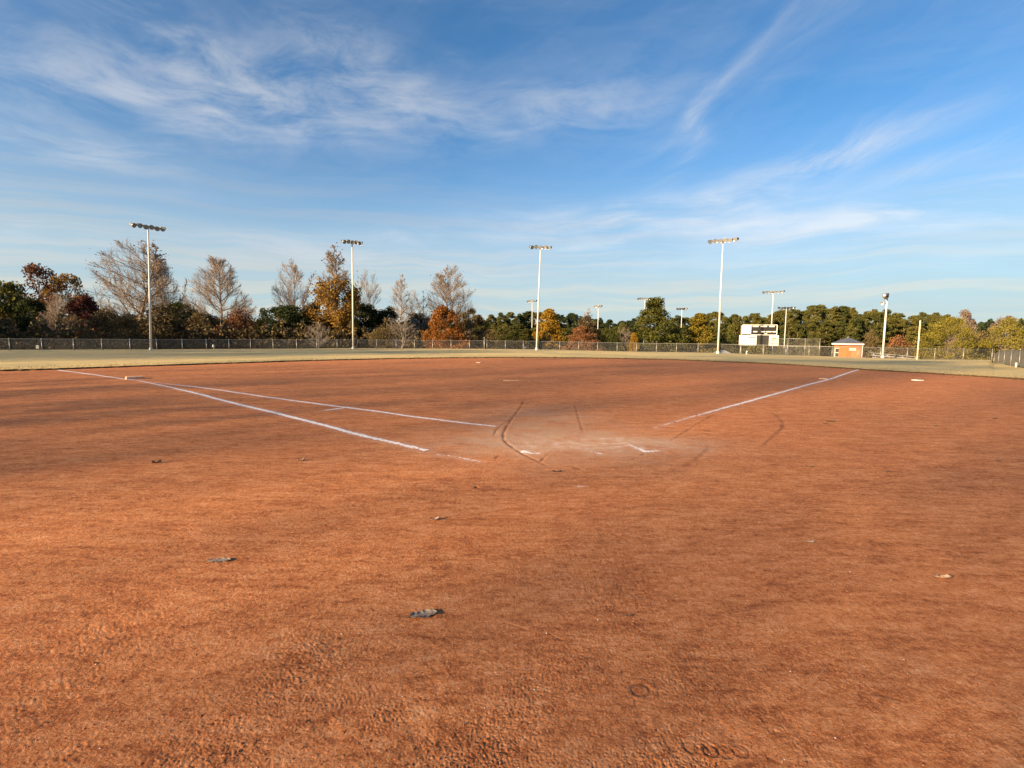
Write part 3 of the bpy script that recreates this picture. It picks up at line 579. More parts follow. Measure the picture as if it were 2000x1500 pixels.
o_ = at(1565, 694, 150); scoreboard(1548.5, 150, .46, 'small far scoreboard seen through the tall fence section', tz(o_.x, o_.y))

# ------------------------------------------------------------------ brick building
def brickmat():
    m = mat('orange_brick', (.42, .17, .08), .9, 0, .1); b = NB(m.node_tree); p = b.n['Principled BSDF']; br = b.node('ShaderNodeTexBrick'); tc = b.node('ShaderNodeTexCoord').outputs['Object']
    x, y, z = b.sep(tc); b.put(br.inputs['Vector'], b.xyz(b.add(x, y), z, 0.0)); br.inputs['Scale'].default_value = 1; br.inputs['Brick Width'].default_value = .22; br.inputs['Row Height'].default_value = .08; br.inputs['Mortar Size'].default_value = .008
    br.inputs['Color1'].default_value = (.58, .155, .042, 1); br.inputs['Color2'].default_value = (.50, .125, .036, 1); br.inputs['Mortar'].default_value = (.42, .17, .08, 1); b.put(p.inputs['Base Color'], br.outputs[0]); return m
def building():
    D = 74.0; c = at(1655.5, 690, D); zg = tz(c.x, c.y); ev = at(1655, 673.5, D).z-zg; u = D/F*.84
    root = empty('brick_building', (c.x, c.y, zg)); tag(root, 'small orange brick building with grey hipped roof and white eaves at right', 'building'); root.rotation_euler = (0, 0, -.56)
    BM = brickmat()
    # five-sided plan: two faces meet towards the camera
    plan = [(-28*u, .6), (-2*u, -.9), (25.5*u, -.35), (25.5*u, 3.2), (-28*u, 3.4)]
    def prism(name, P, z0, z1, m_, parent): 
        m = MB(); n = len(P); i = len(m.v); m.v += [(x, y, z0) for x, y in P]+[(x, y, z1) for x, y in P]
        for k in range(n): m.f.append((k, (k+1) % n, n+(k+1) % n, n+k))
        m.f.append(tuple(reversed(range(n)))); m.f.append(tuple(range(n, 2*n))); return m.build(name, m_, parent)
    wall = prism('wall', plan, -.3, ev, BM, root)
    big = [(x+math.copysign(.30, x), y+(.35 if y > 1 else -.35)) for x, y in plan]
    prism('fascia', big, ev, ev+.22, MT['white'], root)
    m = MB(); n = len(big); m.v += [(x*1.03, y*1.03, ev+.215) for x, y in big]+[(-2*u, 1.2, ev+1.05), (1.5*u, 1.2, ev+1.05)]
    m.f += [(0, 1, n), (1, n+1, n), (1, 2, n+1), (2, 3, n+1), (3, 4, n, n+1), (4, 0, n), (4, 3, 2, 1, 0)]; roof = m.build('roof', MT['roof'], root)
    m = MB(); m.tube([(-1*u, .9, ev+.9), (-1*u, .9, ev+1.2)], .07, 8); m.build('vent_pipe', MT['galv'], roof, True)
    # window with white frame on the left face
    a, b_ = Vector((*plan[0], 0)), Vector((*plan[1], 0)); d = (b_-a).normalized(); nrm = Vector((d.y, -d.x, 0)); ang = math.atan2(d.y, d.x)
    def onf(t, z, out=.0): q = a+d*t+nrm*out; return (q.x, q.y, z)
    wz = ev-1.15; ww = .50; wh = 1.15; wt = .62
    w = MB(); w.box(onf(wt, wz, .02), (ww, .05, wh), ang); win = w.build('window', mat('window_glass', (.03, .035, .04), .15, 0, .5), root)
    for (t, z, sx, sz) in ((wt-ww/2-.05, wz, .11, wh+.2), (wt, wz+wh/2+.05, ww+.2, .10), (wt, wz, ww+.1, .10), (wt, wz-wh/2-.05, ww+.2, .12)):
        f = MB(); f.box(onf(t, z, .06), (sx, .07, sz), ang); f.build('frame', MT['white'], win)
    a, b_ = Vector((*plan[1], 0)), Vector((*plan[2], 0)); d = (b_-a).normalized(); nrm = Vector((d.y, -d.x, 0)); ang = math.atan2(d.y, d.x)
    s = MB(); s.box(onf((22-11)*u, ev-.62, .04), (.85, .05, .32), ang); sg = s.build('sign', MT['board'], root)
    t_ = MB(); t_.box(onf((22-11)*u, ev-.62, .069), (.6, .008, .07), ang); t_.build('printed_bar', MT['tan'], sg)
    dr = MB(); dr.box(onf(1.17, ev-1.55, .025), (.95, .05, 1.8), ang); door = dr.build('door', nmat('brick_red_door', (.56, .20, .075), (.50, .17, .065), 2), root)
    k = MB(); k.box(onf(1.52, ev-1.6, .075), (.05, .05, .12), ang); k.build('handle', MT['galv'], door)
    for t, sx in ((.66, .05), (1.69, .05)): f = MB(); f.box(onf(t, ev-1.53, .035), (sx, .07, 1.86), ang); f.build('door_frame', MT['tan'], door)
    dp = MB(); dp.tube([(25.5*u+.12, -.42, ev), (25.5*u+.12, -.42, -.1)], .055, 8); dp.build('downspout', MT['white'], root, True)
building()

# ------------------------------------------------------------------ bleacher, shelters, small things at the fence
def bleacher():
    a = at(1701, 689, 66); c = at(1777, 697.5, 66); zt = a.z; zg = tz(a.x, a.y)
    root = empty('bleacher', (a.x, a.y, zg)); tag(root, 'low aluminium bleacher with plank rows behind the right fence', 'bleacher'); L = c.x-a.x
    root.rotation_euler = (0, .085, -.28)
    for k, (dz, dy) in enumerate(((0, 0), (-.32, -.55), (-.62, -1.1))):
        m = MB(); m.box((L/2, dy, zt-zg+dz), (L*1.05, .28, .06)); m.build('seat_plank', MT['alu'], root)
        m = MB(); m.box((L/2, dy-.3, zt-zg+dz-.24), (L*1.05, .24, .05)); m.build('foot_plank', MT['alu'], root)
    for x in (.25, L*.36, L*.68, L-.2):
        m = MB(); m.box((x, .05, (zt-zg)/2), (.08, .08, zt-zg)); m.box((x, -1.1, (zt-zg-.62)/2), (.08, .08, zt-zg-.62)); m.tube([(x, .05, zt-zg-.05), (x, -1.15, zt-zg-.7)], .035, 6); m.build('frame', MT['alu'], root)
bleacher()
def shelter(px, pyt, D, w, lab, rz, shed=False):
    t = at(px, pyt, D); zg = tz(t.x, t.y); h = t.z-zg
    root = empty('shelter', (t.x, t.y, zg), rz); tag(root, lab, 'shelter', 'low grey shelters beyond the outfield fence')
    e = h-.55; W2 = w/2; m = MB()
    if shed: m.v += [(-W2, -1.2, e-.12), (W2, -1.2, e+.02), (W2, 1.6, h), (-W2*.55, 1.6, h)]+[(-W2, -1.2, e-.2), (W2, -1.2, e-.06), (W2, 1.6, h-.08), (-W2*.55, 1.6, h-.08)]
    else: m.v += [(-W2, -1.3, e), (W2, -1.3, e), (W2*.72, .8, h), (-W2*.72, .8, h)]+[(-W2, -1.3, e-.1), (W2, -1.3, e-.1), (W2*.72, .8, h-.1), (-W2*.72, .8, h-.1)]
    m.f += [(0, 1, 2, 3), (7, 6, 5, 4), (0, 4, 5, 1), (1, 5, 6, 2), (2, 6, 7, 3), (3, 7, 4, 0)]; m.build('roof', nmat('metal_roof', (.46, .47, .49), (.36, .37, .40), 1.2, .5, .2), root)
    for x in (-W2+.3, 0, W2-.3):
        p = MB(); p.tube([(x, -1.0, -.2), (x, -1.0, e-.05)], .06, 8); p.build('post', MT['galv'], root, True)
    b = MB(); b.box((0, .4, e/2), (w*.7, .15, e)); b.build('back_wall', MT['concrete'], root)
shelter(1327, 683.0, 86, 3.6, 'low grey shelter roof peeking over the grass below the distant pole', .0)
shelter(1409, 685.0, 84, 2.9, 'slanted grey shelter roof peeking over the grass behind the tall right pole', .05, True)
def wedge():
    p = at(1458, 690, 63.2); z = tz(p.x, p.y); m = MB(); m.box((0, 0, .22), (.10, .10, .44)); m.box((.06, 0, .40), (.22, .06, .16), .3); tag(m.build('stake', MT['white'], None, False, (p.x, p.y, z)), 'short white stake at the fence foot below the large scoreboard', 'stake')
    p = at(73, 677.5, 55); z = tz(p.x, p.y); t = MB(); r = empty('white_sign', (p.x, p.y, z)); tag(r, 'small white square sign behind the fence at far left', 'sign')
    t.box((0, 0, p.z-z), (.30, .03, .36)); pl = t.build('panel', MT['board'], r); t = MB(); t.box((0, -.02, p.z-z), (.2, .012, .03)); t.build('printed_bar', MT['tan'], pl); t = MB(); t.tube([(0, .05, 0), (0, .05, p.z-z+.15)], .03, 6); t.build('post', MT['galv'], r, True)
    p = at(417, 675.5, 66); z = tz(p.x, p.y); m = MB(); m.lathe([(.13, -.14), (.15, 0), (.10, .14), (.01, .17)], (0, 0, p.z-z), (0, 0, 1), 10); m.tube([(0, 0, -.1), (0, 0, p.z-z-.1)], .03, 6); tag(m.build('white_cap_post', MT['white'], None, True, (p.x, p.y, z)), 'small white capped post in the shade behind the left fence', 'post')
    p = at(1027, 681, 76); z = tz(p.x, p.y); m = MB(); m.lathe([(.42, -.1), (.5, .2), (.46, .7), (.52, .75), (.3, .9), (.02, .95)], (0, 0, p.z-z-.6), (0, 0, 1), 10); m.tube([(0, 0, -.1), (0, 0, p.z-z-.6)], .12, 8); tag(m.build('dark_bin', MT['dark'], None, True, (p.x, p.y, z)), 'dark rubbish bin behind the fence beside the tall centre pole', 'bin')
wedge()
def pavement():
    a, c = at(432, 676, 80), at(528, 676, 80); m = MB(); n = 14; z = []
    for i in range(n+1):
        for j in range(6):
            x = a.x+(c.x-a.x)*i/n+j*1.2; y = 74+j*5.0+.7*math.sin(i*1.7+j); m.v.append((x, y, tz(x, y)+.06))
    for i in range(n):
        for j in range(5): m.f.append((i*6+j, (i+1)*6+j, (i+1)*6+j+1, i*6+j+1))
    tag(m.build('path', MT['concrete']), kind='structure')
pavement()
# ------------------------------------------------------------------ bases and plates on the infield
def base(name, px, py, w, d, h, m_, lab, cat, rz=0.0):
    c = ground(px, py); z = float(dirt_h(np.array([c.x]), np.array([c.y]))[0]); m = MB(); hw, hd = w/2, d/2
    for s, zz in ((1, -.03), (1, h*.55), (.94, h), ): 
        m.v += [(-hw*s, -hd*s, zz), (hw*s, -hd*s, zz), (hw*s, hd*s, zz), (-hw*s, hd*s, zz)]
    for k in range(2):
        for j in range(4): m.f.append((k*4+j, k*4+(j+1) % 4, k*4+4+(j+1) % 4, k*4+4+j))
    m.f.append((8, 9, 10, 11)); o = m.build(name, m_, None, False, (c.x, c.y, z)); o.rotation_euler = (0, 0, rz); return tag(o, lab, cat)
base('base', 263, 740, .50, .42, .085, MT['base'], 'dusty tan base on the left foul line', 'base', .75)
base('base', 1610, 739.5, .34, .30, .02, MT['base'], 'flat dusty white base on the right foul line', 'base', .7)
base('base', 1792, 743, .27, .27, .03, MT['base_clean'], 'bright white base lying off the foul line at far right', 'base', .1)
base('base', 938, 708.5, .36, .34, .03, MT['base'], 'tiny pale base far out near the back edge of the infield', 'base', .75)
base('pitching_plate', 998, 743, .58, .14, .012, MT['base'], 'narrow dusty plate in the middle of the infield', 'plate', .0)

# ------------------------------------------------------------------ dead leaves
def dead_leaf(px, py, wpx, lab, seed, rz, m_, curl=.25, lobes=4, thin=.5):
    g = random.Random(seed); c = ground(px, py); D = c.y; L = wpx/F*D*1.05; n = 27; root = empty('dead_leaf', (c.x, c.y, float(dirt_h(np.array([c.x]), np.array([c.y]))[0])+.004), rz); tag(root, lab, 'leaf', 'dead leaves lying on the infield dirt')
    m = MB(); rows = []
    for i in range(n):
        t = i/(n-1); w = thin*L*.5*math.sin(math.pi*min(1, t*.93+.05))**.7*(.42+.58*abs(math.sin(t*math.pi*lobes)))*(.85+.3*g.random())
        row = []
        for j in range(-3, 4):
            v = j/3; x = (t-.5)*L; y = v*w*(1+.1*g.uniform(-1, 1))+.05*L*math.sin(t*3)
            z = curl*.6*L*(abs(v)**1.6*.35*(1+.6*math.sin(t*9+v)))+curl*L*.5*(t-.4)**2+g.uniform(0, .012)*L
            row.append((x, y, z))
        rows.append(row)
    for r in rows: m.v += r
    k = len(m.v); m.v += [(x, y, z-.0012) for x, y, z in m.v]
    for i in range(n-1):
        for j in range(6): q = (i*7+j, (i+1)*7+j, (i+1)*7+j+1, i*7+j+1); m.f.append(q[::-1]); m.f.append(tuple(a+k for a in q))
    for i in range(n-1):
        for j in (0, 6): m.f.append((i*7+j, (i+1)*7+j, (i+1)*7+j+k, i*7+j+k))
    m.build('blade', m_, root, True)
    s = MB(); s.tube([(-.5*L, 0, .01*L), (-.66*L, -.02*L, .02*L), (-.84*L, .01*L, .015*L)], (.012*L, .010*L, .008*L), 6); s.tube([(-.5*L, 0, curl*L*.12), (0, .05*L*math.sin(1.5), curl*L*.06+.004*L), (.42*L, .04*L, curl*L*.1)], (.011*L, .009*L, .004*L), 5); s.build('stem', MT['bark'], root, True)
LG = nmat('grey_dead_leaf', (.30, .255, .215), (.21, .17, .14), 30, .8, 0, .15); LB = nmat('brown_dead_leaf', (.10, .065, .045), (.17, .12, .09), 30, .8, 0, .15); LT = nmat('tan_dead_leaf', (.44, .33, .25), (.30, .21, .15), 30, .8, 0, .15)
for i, a in enumerate([(828, 1202, 52, 'largest grey lobed oak leaf lying near the bottom centre of the dirt', .28, LG, .2, 4, .62), (428, 1096, 42, 'flat dark grey leaf lying in the left foreground dirt', .1, LG, .1, 3, .55), (1842, 1130, 28, 'curled pale leaf lying in the right foreground dirt', -.15, LT, .5, 3, .4),
        (1581, 1061, 18, 'small grey leaf lying on smooth dirt right of the centre foreground', -.2, LG, .3, 3, .45), (850, 1016, 18, 'crumpled tan leaf just below the sunlit dirt strip', .3, LT, .7, 3, .5), (306, 905, 15, 'dark crumpled leaf on the left infield below the foul line', .5, LB, .9, 3, .6), (588, 900, 14, 'small brownish leaf between the dark leaf and the plate area', .2, LT, .8, 3, .6),
        (1622, 824, 14, 'dark leaf on the right infield, upper of two side by side', .0, LB, .6, 3, .5), (1612, 828, 9, 'thin dark leaf on the right infield, lower of two side by side', .1, LB, .4, 3, .3), (1580, 912, 12, 'dark leaf on the right infield below the curved tyre track', -.4, LB, .5, 3, .45), (1828, 832, 8, 'tiny dark leaf far out on the right infield dirt', .0, LB, .8, 3, .6), (1944, 818, 12, 'dark leaf at the far right edge of the infield dirt', .1, LB, .5, 3, .4), (1088, 922, 17, 'dark leaf fragments at the end of the wheel rut below the plate area', .1, LB, .5, 3, .4),
        (1734, 921, 8, 'small dark speck of leaf on the right between two longer ones', .2, LB, .7, 3, .6), (1845, 733, 10, 'dark leaf by the grass edge right of the bright white base', .0, LB, .6, 3, .5), (1225, 1203, 16, 'broken dark leaf stem right of the largest grey leaf', -.2, LB, .3, 3, .3), (1950, 901, 9, 'small dark leaf on the far right at mid depth', -.3, LB, .6, 3, .6)]):
    dead_leaf(a[0], a[1], a[2], a[3], 70+i, a[4], a[5], a[6], a[7], a[8])
print('objects', time.time()-T0)
# ------------------------------------------------------------------ trees
class Seg:
    """branch segments -> slim three-sided tubes"""
    def __init__(s): s.a = []; s.b = []; s.ra = []; s.rb = []
    def add(s, a, b, ra, rb): s.a.append(a); s.b.append(b); s.ra.append(ra); s.rb.append(rb)
    def mesh(s, name, k=3):
        A = np.array(s.a, float); B = np.array(s.b, float); ra = np.array(s.ra)[:, None]; rb = np.array(s.rb)[:, None]; d = B-A; d /= np.linalg.norm(d, axis=1, keepdims=True)+1e-9
        ref = np.where(np.abs(d[:, 2:3]) < .9, np.array([[0, 0, 1.]]), np.array([[1., 0, 0]])); u = np.cross(d, ref); u /= np.linalg.norm(u, axis=1, keepdims=True); w = np.cross(d, u); n = len(A); V = np.zeros((n, 2*k, 3))
        for j in range(k):
            o = u*math.cos(2*math.pi*j/k)+w*math.sin(2*math.pi*j/k); V[:, j] = A+o*ra; V[:, k+j] = B+o*rb
        i = np.arange(n)[:, None]*2*k; f = np.concatenate([np.concatenate([i+j, i+(j+1) % k, i+k+(j+1) % k, i+k+j], 1) for j in range(k)])
        return npmesh(name, V.reshape(-1, 3), f, True)
def rot_about(v, ax, a): return v*math.cos(a)+np.cross(ax, v)*math.sin(a)+ax*np.dot(ax, v)*(1-math.cos(a))
def unit(v): return v/(np.linalg.norm(v)+1e-9)
def leaf_quads(C, size, g, flat=0.0, aspect=1.0):
    n = len(C); a = g.normal(0, 1, (n, 3)); a /= np.linalg.norm(a, axis=1, keepdims=True); b = g.normal(0, 1, (n, 3)); b = np.cross(a, b); b /= np.linalg.norm(b, axis=1, keepdims=True); s = (size*g.uniform(.6, 1.3, n))[:, None]
    if flat: a[:, 2] *= 1-flat; b[:, 2] *= 1-flat
    b = b*aspect; V = np.stack([C-a*s*.5, C+b*s*.42, C+a*s*.5, C-b*s*.42], 1); return V.reshape(-1, 3), np.arange(4*n).reshape(-1, 4)
def bare_skeleton(seed, H=16., spread=.33, trunk=.22, fork=.16, up=.62, dens=1.0, multi=1, round_=.5):
    """winter tree: returns (thick segments, twig segments, twig tips) at height H"""
    g = np.random.default_rng(seed); thick, twig, tips = Seg(), Seg(), []
    Rm = spread*H*.78
    def reach(p, d, Lmax):      # how far a shoot may grow before it leaves the crown's outline
        L = 0.0
        while L < Lmax:
            q = p+d*L+np.array([0, 0, .05*L]); s_ = (q[2]/H-fork*.8)/(1.0-fork*.8)
            if s_ > 1 or s_ < -.12 or math.hypot(q[0], q[1]) > Rm*max(.03, math.sin(math.pi*min(1, max(.02, s_))**round_))**.62*(1+.06*math.sin(9*math.atan2(q[1], q[0])+seed)): break
            L += H*.012
        return L
    def branch(p, d, L, r, lev):
        n = (7, 5, 4, 3)[min(lev, 3)]; pts = [p]; dirs = [d]
        for i in range(n):
            d = unit(d+g.normal(0, (.05, .10, .16, .22)[min(lev, 3)], 3)+np.array([0, 0, (.0, .055, .05, .03)[min(lev, 3)]])); p = p+d*L/n; pts.append(p); dirs.append(d)
        rr = [r*(1-.75*i/n) for i in range(n+1)]
        for i in range(n): (thick if lev < 2 else twig).add(pts[i], pts[i+1], rr[i], rr[i+1])
        if lev >= 3: tips.append(pts[-1]); tips.append(pts[1]); return
        kids = int((0, 12, 13)[lev]*dens+g.uniform(0, 1)) if lev else 0
        for j in range(kids):
            t = .15+.85*(j+g.uniform(0, 1))/kids; i = min(int(t*n), n-1); q = pts[i]+(pts[i+1]-pts[i])*(t*n-i); ax = unit(np.cross(dirs[i], g.normal(0, 1, 3)))
            nd = unit(rot_about(dirs[i], ax, g.uniform(.35, .85))+np.array([0, 0, .25])); branch(q, nd, min(L*(.66-.26*t)*g.uniform(.7, 1.2), max(reach(q, nd, H*.4)*g.uniform(.85, 1.1), H*.02)), max(r*.42*(1-.4*t), .0165), lev+1)
    for mth in range(multi):
        base_ = np.array([0, 0, 0.]); d = unit(np.array([g.normal(0, .03+.16*(multi > 1)), g.normal(0, .03+.16*(multi > 1)), 1.])); n = 12; pts = [base_]; dirs = [d]; Ht = H*(.95 if mth == 0 else g.uniform(.7, .9))
        for i in range(n): d = unit(d+np.array([g.normal(0, .05), g.normal(0, .05), .05])); pts.append(pts[-1]+d*Ht/n); dirs.append(d)
        r0 = H*.0135/(multi**.5)
        for i in range(n): thick.add(pts[i], pts[i+1], r0*(1-.93*i/n)+.012, r0*(1-.93*(i+1)/n)+.012)
        nb = int(36*dens/multi**.6); ga = g.uniform(0, 6.28)
        for j in range(nb):
            t = fork+(1-fork)*(j+.4*g.uniform(0, 1))/nb; i = min(int(t*n), n-1); q = pts[i]+(pts[i+1]-pts[i])*(t*n-i); ga += 2.4+g.normal(0, .3)
            s_ = (t-fork)/(1-fork); prof = (min(1, .45+s_*2.2))*(1-s_)**round_*1.0+.12
            el = .42+.62*up*s_+g.normal(0, .08); nd = unit(np.array([math.cos(ga)*math.cos(el), math.sin(ga)*math.cos(el), math.sin(el)])); branch(q, nd, max(reach(q, nd, H*.8)*g.uniform(.86, 1.04), H*.03), r0*.40*(1-.7*s_)+.015, 1)
    return thick, twig, np.array(tips)
MESH = {}
def bare_meshes(key, seed, leaves=0, leaf_size=.22, leaf_lo=0., leaf_hi=1., **kw):
    th, tw, tips = bare_skeleton(seed, **kw); H = kw.get('H', 16.)
    d = dict(trunk=th.mesh(key+'_trunk', 5), crown=tw.mesh(key+'_twigs', 3)); g = np.random.default_rng(seed+1)
    if leaves:
        w = np.clip((leaf_hi-tips[:, 2]/H)/.25, 0, 1)*np.clip((tips[:, 2]/H-leaf_lo)/.1, 0, 1)+.02; C = tips[g.choice(len(tips), leaves, p=w/w.sum())]+g.normal(0, .30, (leaves, 3)); d['leaves'] = npmesh(key+'_leaves', *leaf_quads(C, leaf_size, g))
    MESH[key] = d
def leafy_meshes(key, seed, H=10., W=8., base=.12, n=9000, clumps=70, size=.30, shape='oval', cr_=.16, aspect=1.0, hollow=.55, trunk_k=1.0, limb=True):
    """dense leafed tree: clumps of leaf-sized faces filling an uneven crown"""
    g = np.random.default_rng(seed); C = []
    while len(C) < clumps:
        h = g.uniform(0, 1); a = g.uniform(0, 6.28)
        if shape == 'oval': R = math.sin(math.pi*min(1, max(0, .10+h*.90)))**.55
        elif shape == 'cone': R = (1-h)**.75*1.0+.06
        elif shape == 'dome': R = math.sqrt(max(0, 1-h**2.2))
        elif shape == 'bush': R = math.sqrt(max(0, 1-h*h))*(1-.15*h)
        elif shape == 'pine': R = (.10+.95*(1-h)**.62)*(.85+.3*g.uniform(0, 1))*(1 if h > .15 else .8)
        rr = math.sqrt(g.uniform(hollow**2, 1))*R*W/2*g.uniform(.80, 1.10); C.append((rr*math.cos(a), rr*math.sin(a), H*(base+(1-base)*h*.96)))
    C = np.array(C); cs = cr_*W*g.uniform(.55, 1.25, clumps); p = cs**2/np.sum(cs**2); idx = g.choice(clumps, n, p=p); off = g.normal(0, 1, (n, 3)); off /= np.linalg.norm(off, axis=1, keepdims=True); off *= (g.uniform(0, 1, n)**.45)[:, None]; off[:, 2] *= .72
    if shape == 'pine': off[:, 2] *= .95
    L = C[idx]+off*cs[idx][:, None]; L[:, 2] = np.clip(L[:, 2], .05, None); d = dict(crown=npmesh(key+'_crown', *leaf_quads(L, size, g, .0, aspect)))
    s = Seg(); r0 = (H*.014+.03)*trunk_k; top = H*(.93 if shape in ('pine', 'cone') else .72); prev = np.zeros(3)
    for i in range(8):
        q = np.array([g.normal(0, .012*H), g.normal(0, .012*H), top*(i+1)/8]); s.add(prev, q, r0*(1-.85*i/8), r0*(1-.85*(i+1)/8)); prev = q
    if limb:
        for c in C[:: max(1, clumps//34)]:
            z0 = max(.06*H, c[2]-math.hypot(c[0], c[1])*(.35 if shape in ('pine', 'cone') else .8)); a = np.array([0, 0, min(z0, top*.95)]); mid = (a+c)/2+g.normal(0, .03*W, 3); s.add(a, mid, r0*.33, r0*.2); s.add(mid, c, r0*.2, r0*.06)
    d['trunk'] = s.mesh(key+'_trunk', 5); MESH[key] = d
_BN = {}
def bounds(key):
    if key not in _BN:
        P = []
        for me in MESH[key].values():
            a = np.zeros(len(me.vertices)*3, np.float32); me.vertices.foreach_get('co', a); P.append(a.reshape(-1, 3))
        P = np.concatenate(P); _BN[key] = (float(np.percentile(P[:, 2], 99.7)), float(np.percentile(np.hypot(P[:, 0], P[:, 1]), 97.5))*2)
    return _BN[key]
def tree(key, name, lab, cat, px, pytop, D, wpx=None, mats=(), group=None, rz=0.0, px_is_center=True, natural=(16., 11.)):
    """place one tree so that its top sits where the photo shows it; width from pixels"""
    t = at(px, pytop, D); z0 = tz(t.x, t.y)-.1; nh, nw = bounds(key); sz = (t.z-z0)/nh; sw = sz if wpx is None else (wpx/F*D)/nw
    root = empty(name, (t.x, t.y, z0), rz); root.scale = (sw, sw, sz); tag(root, lab, cat, group)
    for part, me in MESH[key].items():
        o = bpy.data.objects.new({'trunk': 'trunk', 'crown': 'crown', 'leaves': 'leaves'}[part], me); COL.objects.link(o); o.parent = root
        mm = mats.get(part)
        if not me.materials: me.materials.append(mm)
        elif mm is not None and me.materials[0] != mm: o.material_slots[0].link = 'OBJECT'; o.material_slots[0].material = mm
    return root
LM = dict(
    pine=leafmat('pine_needles', [(.020, .032, .010), (.068, .078, .02), (.14, .13, .03), (.20, .17, .042)]), pine2=leafmat('pine_needles_dark', [(.014, .026, .013), (.04, .055, .02), (.075, .085, .027)]),
    ever=leafmat('evergreen_leaves', [(.014, .024, .009), (.042, .054, .016), (.09, .09, .024)]), olive=leafmat('olive_leaves', [(.045, .05, .014), (.115, .11, .026), (.21, .175, .035)]),
    big=leafmat('dark_green_leaves', [(.03, .042, .010), (.088, .092, .018), (.16, .145, .03)]), gold=leafmat('golden_leaves', [(.12, .075, .012), (.30, .175, .018), (.42, .25, .025)]), yellow=leafmat('yellow_olive_leaves', [(.07, .065, .012), (.17, .135, .018), (.27, .20, .026)]),
    rust=leafmat('rust_leaves', [(.085, .034, .012), (.22, .085, .018), (.34, .15, .03)]), copper=leafmat('copper_leaves', [(.12, .055, .025), (.26, .12, .05), (.36, .19, .085)]), orange=leafmat('orange_brown_leaves', [(.09, .05, .014), (.26, .145, .022), (.38, .225, .04)]),
    maroon=leafmat('maroon_leaves', [(.035, .014, .011), (.085, .028, .02), (.14, .05, .03)]), redb=leafmat('red_brown_leaves', [(.07, .035, .018), (.17, .075, .036), (.26, .125, .055)]), brown=leafmat('brown_scrub', [(.045, .034, .016), (.11, .080, .036), (.19, .14, .06)]), straw=leafmat('straw_scrub', [(.08, .06, .025), (.16, .12, .05), (.24, .18, .075)]),
    tanpink=leafmat('tan_pink_leaves', [(.12, .085, .06), (.22, .16, .12), (.32, .24, .18)]),
    yg=leafmat('yellow_green_willow', [(.09, .088, .016), (.20, .17, .026), (.30, .245, .042)]))
bare_meshes('bareA', 11, H=16., spread=.37, dens=1.05, fork=.13, up=.75, round_=.62, leaves=450, leaf_size=.2)
bare_meshes('bareB', 12, H=16., spread=.34, dens=1.0, fork=.20, up=.85, round_=.66)
bare_meshes('bareC', 13, H=16., spread=.36, dens=.95, fork=.16, up=.7, multi=2, round_=.72, leaves=800, leaf_size=.2)
bare_meshes('bareD', 14, H=16., spread=.22, dens=.8, fork=.2, up=.8, round_=.6)
bare_meshes('bareE', 15, H=16., spread=.28, dens=.75, fork=.18, up=.95, multi=3, round_=.85)
bare_meshes('orangeT', 16, H=16., spread=.25, dens=1.0, fork=.10, up=.8, round_=.58, leaves=12000, leaf_size=.27, leaf_hi=.72)
bare_meshes('shrubW', 17, H=16., spread=.5, dens=.5, fork=.05, up=.35, multi=3, round_=.8)
print('bare', time.time()-T0)
for i in range(4): leafy_meshes('pine%d' % i, 30+i, H=16., W=(7.0, 6.0, 8.0, 5.5)[i], base=(.12, .2, .08, .12)[i], n=9000, clumps=170, size=.42, shape='pine', cr_=.085, aspect=.45, hollow=.30)
leafy_meshes('ever0', 40, H=10., W=9., base=.02, n=9000, clumps=80, size=.34, shape='dome', cr_=.14, hollow=.4)
leafy_meshes('ever1', 41, H=10., W=8., base=.03, n=8000, clumps=60, size=.34, shape='oval', cr_=.16, hollow=.4)
leafy_meshes('bigT', 42, H=12., W=10., base=.03, n=16000, clumps=170, size=.28, shape='cone', cr_=.095, hollow=.35)
leafy_meshes('goldT', 43, H=10., W=7., base=.03, n=10000, clumps=110, size=.28, shape='cone', cr_=.12, hollow=.3)
leafy_meshes('oak0', 44, H=8., W=11., base=.0, n=12000, clumps=110, size=.30, shape='dome', cr_=.11, hollow=.45)
leafy_meshes('oak1', 45, H=9., W=9., base=.05, n=8000, clumps=70, size=.30, shape='oval', cr_=.12, hollow=.45)
leafy_meshes('thin0', 46, H=12., W=11., base=.25, n=5200, clumps=48, size=.28, shape='dome', cr_=.11, hollow=.4)
leafy_meshes('bush0', 47, H=4., W=6., base=.0, n=5000, clumps=50, size=.20, shape='bush', cr_=.15, hollow=.4)
leafy_meshes('bush1', 48, H=4., W=7., base=.0, n=5000, clumps=70, size=.20, shape='bush', cr_=.11, hollow=.4)
leafy_meshes('willow', 49, H=9., W=12., base=.0, n=15000, clumps=150, size=.27, shape='dome', cr_=.10, hollow=.35, aspect=.5)
print('leafy', time.time()-T0)
def LT_(k, m, trunk='bark'): return dict(crown=LM[m], trunk=MT[trunk])
def BT(bark='bark', twig='twig', leaves=None): return dict(trunk=MT[bark], crown=MT[twig], leaves=leaves)
NB16 = (16., 11.5)
